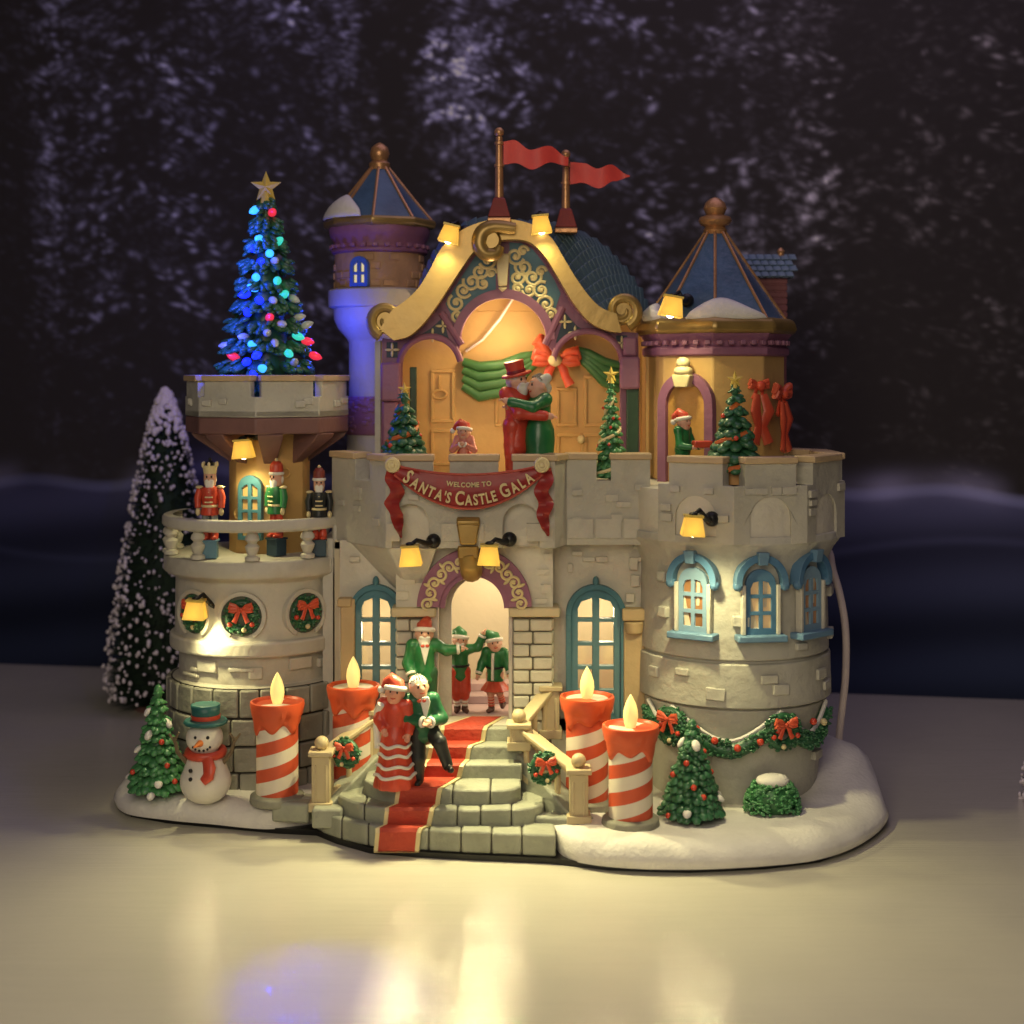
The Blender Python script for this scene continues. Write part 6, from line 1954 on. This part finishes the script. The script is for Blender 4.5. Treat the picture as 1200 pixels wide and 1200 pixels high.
# ---------------------------------------------------------------- nutcrackers on the balcony
def nutcracker(label, px, py_top, Y, coat, legs, hat, ped, rot, z0=2.94, H=None):
    c = W(px, py_top, Y); H = H or (c.z-z0)
    t = thing('nutcracker', label, 'nutcracker', (c.x, Y, z0), R_(rot), 'nutcrackers on the balcony'); t.scale = (.76, .82, 1)
    h = H
    p = MB(); p.box((0,0,.085*h), (.20*h,.17*h,.17*h)); p.box((0,0,.175*h), (.23*h,.20*h,.02*h)); build('pedestal', p, ped, t, bevel=.008)
    for sx in (-1, 1):
        l = MB(); l.lathe([(.048*h,.19*h),(.052*h,.22*h),(.046*h,.30*h),(.052*h,.44*h)], (sx*.055*h,0,0), 14); lg = build('leg', l, legs, t)
        b = MB(); b.lathe([(.055*h,.185*h),(.056*h,.26*h),(.05*h,.27*h)], (sx*.055*h,-.004,0), 14); b.ell((sx*.055*h,-.05*h,.205*h), (.045*h,.06*h,.025*h)); build('boot', b, RED, lg)
    b = MB(); b.lathe([(.115*h,.43*h),(.118*h,.46*h),(.10*h,.52*h),(.112*h,.60*h),(.125*h,.66*h),(.11*h,.70*h),(.05*h,.715*h)], n=22); bd = build('coat', b, coat, t)
    b = MB(); b.ring((0,0,.52*h), .104*h, .014*h, None, 22, 6); build('belt', b, GOLDP, bd)
    for z in (.56,.61,.66):
        b = MB(); b.tube([(-.05*h,-.105*h,z*h),(0,-.118*h,z*h),(.05*h,-.105*h,z*h)], .008*h, 6); build('braid', b, GOLDP, bd)
    for sx in (-1, 1):
        a = MB(); a.tube([(sx*.125*h,0,.685*h),(sx*.155*h,-.005,.60*h),(sx*.15*h,-.02*h,.50*h)], [.046*h,.05*h,.042*h], 12); ar = build('arm', a, coat, t)
        a = MB(); a.ell((sx*.15*h,-.025*h,.46*h), (.034*h,.034*h,.04*h)); build('hand', a, GOLDP, ar)
        a = MB(); a.ell((sx*.135*h,0,.705*h), (.055*h,.05*h,.018*h)); build('epaulette', a, GOLDP, ar)
    b = MB(); b.lathe([(.05*h,.70*h),(.075*h,.73*h),(.082*h,.78*h),(.08*h,.84*h)], n=20); hd = build('head', b, SKIN, t)
    b = MB(); sdf_add(b, [('e',(0,-.05*h,.755*h),(.065*h,.04*h,.05*h),None),('e',(0,-.055*h,.70*h),(.055*h,.035*h,.055*h),None),('e',(0,.035*h,.78*h),(.085*h,.055*h,.07*h),None)], .013, .02); build('beard', b, WHITE, hd, smooth=80)
    for sx in (-1,1):
        b = MB(); b.ell((sx*.03*h,-.076*h,.81*h), .012*h, None, 8, 6); build('eye', b, BLACK, hd)
    b = MB(); b.ell((0,-.085*h,.79*h), (.014*h,.02*h,.018*h)); build('nose', b, SKIN, hd)
    if hat[0] == 'crown':
        b = MB(); b.lathe([(.082*h,.84*h),(.088*h,.87*h),(.10*h,.92*h)], n=16); hh = build('crown', b, GOLDP, t, bevel=.006)
        b = MB(); b.lathe([(.07*h,.90*h),(.06*h,.95*h),(.02*h,.965*h)], n=16); b.ell((0,0,.98*h), .022*h); build('crown_cap', b, hat[1], hh)
        for j in range(6):
            b = MB(); b.ell((.098*h*math.sin(j*PI/3), -.098*h*math.cos(j*PI/3), .93*h), (.02*h,.02*h,.03*h)); build('crown_point', b, GOLDP, hh)
    else:
        b = MB(); b.lathe([(.085*h,.83*h),(.09*h,.86*h),(.085*h,.93*h),(.05*h,.97*h)], n=18); hh = build('hat', b, hat[1], t, smooth=60)
        b = MB(); b.ring((0,0,.845*h), .085*h, .018*h, None, 20, 6); build('hat_brim', b, GOLDP if hat[1] is BLACK else WHITE, hh)
        b = MB(); b.ell((0,0,.98*h), .024*h); build('hat_knob', b, GOLDP, hh)
    return t
PEDB = mat('blue_pedestal', (.10,.21,.28), .5)
nutcracker('nutcracker in red coat with gold crown at the left of the balcony', 246, 536, -.06, RED, mat('grey_breeches', (.25,.28,.28), .45), ('crown', BLACK), PEDB, 4)
nutcracker('nutcracker in green coat and red cap right of the teal door', 324, 537, .18, GREEN, RED, ('cap', RED), mat('navy_pedestal', (.03,.06,.085), .5), -38)
nutcracker('nutcracker in black coat standing in shadow at the right of the balcony', 374, 545, .12, CHAR, RED, ('cap', mat('maroon_cap', (.2,.04,.03), .5)), mat('navy_pedestal', (.03,.06,.085), .5), 6)

# ---------------------------------------------------------------- the lit tree on the platform
def lit_tree():
    z0 = 4.66; Y = .85
    t = thing('christmas_tree', 'dark christmas tree strung with glowing blue, teal and red bulbs, gold star on top', 'christmas tree', (WX(312,Y), Y, z0))
    H = WZ(232, Y)-z0; R = .60
    q = random.Random(12)
    f = MB(); f.lathe([(R*.5,.1),(R*.45,H*.3),(R*.2,H*.7),(.03,H*.98)], n=14)
    tiers = 10
    for i in range(tiers):
        s = i/(tiers-1); z = H*(.10+.86*s); r = R*((1-s)**.8*.92+.13)
        n = int(18*(1-s)+7)
        for j in range(n):
            a = 2*PI*(j+.5*(i % 2))/n+q.uniform(-.15,.15)
            d = Vector((math.cos(a), math.sin(a), -.5)); L_ = .15*(1-s*.5)
            f.ell((r*.82*math.cos(a), r*.82*math.sin(a), z), (.085*(1-s*.4),.055,L_), dirm(d), 7, 5)
            for w in range(4):
                f.ell((r*q.uniform(.75,.97)*math.cos(a+q.uniform(-.2,.2)), r*.9*math.sin(a+q.uniform(-.2,.2)), z+q.uniform(-.08,.08)), (.04,.03,.08), dirm(d+Vector((q.uniform(-.5,.5),q.uniform(-.5,.5),q.uniform(-.3,.3)))), 6, 4)
    build('foliage', f, FIRD, t, smooth=60)
    tr = MB(); tr.lathe([(.12,0),(.1,.3)], n=10); build('trunk', tr, BROWN, t)
    cone = lambda py: R*max(.06, (py-225)/(440-225))*.86+.03
    bulbs = [(299,246,BCYAN),(319,249,BRED),(304,280,BCYAN),(326,283,BTEAL),(299,291,BBLUE),(316,297,BCYAN),(291,312,BCLEAR),(300,325,BCYAN),(325,329,BTEAL),(333,345,BTEAL),(297,337,BCYAN),(320,352,BCLEAR),(344,350,BCLEAR),(287,345,BBLUE),
             (316,372,BRED),(350,372,BCLEAR),(330,380,BCLEAR),(360,400,BRED),(265,405,BCLEAR),(274,418,BRED),(296,404,BCYAN),(301,416,BBLUE),(338,414,BTEAL),(369,417,BRED),(289,424,BBLUE),(313,390,BCLEAR),(345,425,BCLEAR),(262,432,BTEAL),(359,381,BCLEAR),(322,306,BCLEAR),(306,307,BBLUE),(286,395,BCLEAR),(322,402,BCLEAR),(297,438,BBLUE),(349,394,BTEAL),(304,352,BBLUE),(308,432,BCYAN),(290,366,BBLUE)]
    cx = WX(312, Y)
    for i, (px, py, m) in enumerate(bulbs):
        r = cone(py); x = WX(px, Y)-cx
        x = max(-r*.97, min(r*.97, x)); y = -math.sqrt(max(.0, r*r-x*x))*1.02-.03
        # allow for the bulb standing nearer the lens than the trunk
        x = (WX(px, Y+y)-cx); z = WZ(py, Y+y)-z0
        d = Vector((x, y, 0)).normalized()+Vector((q.uniform(-.6,.6), 0, q.uniform(-.5,.5)))
        M = dirm(d)
        b = MB(); b.lathe([(.028,-.07),(.043,-.04),(.052,0),(.04,.05),(.016,.085),(.002,.097)], (x,y,z), 12, M=M)
        o = build('bulb', b, m, t, smooth=80)
        b = MB(); b.lathe([(.03,-.10),(.032,-.065)], (x,y,z), 10, M=M); build('socket', b, GREEND, o)
    star_part(t, (-.0, -.02, H+.13), .20)
    # the glow the blue lamps give
    for (px, py, dy, dx, e) in ((300,278,-.36,-.25,18),(296,300,-.45,-.4,26),(290,345,-.58,-.5,38),(286,405,-.78,-.5,44),(362,378,.2,.5,22),(364,405,.3,.4,18)):
        lamp('blue_glow', 'POINT', (WX(px,Y)-cx+dx*.3, dy, WZ(py,Y)-z0), e*.8, (.015,.05,1.0), .05, parent=t)
    lamp('added_blue_beam', 'SPOT', (WX(300,Y)-cx, -.75, WZ(350,Y)-z0), 1700, (.025,.04,1.0), .05, target=(WX(384,-5.1)-cx, -5.1-Y, -z0), spot=15, blend=1, parent=t)  # spot added to throw a blue patch on the table cover
    return t
lit_tree()
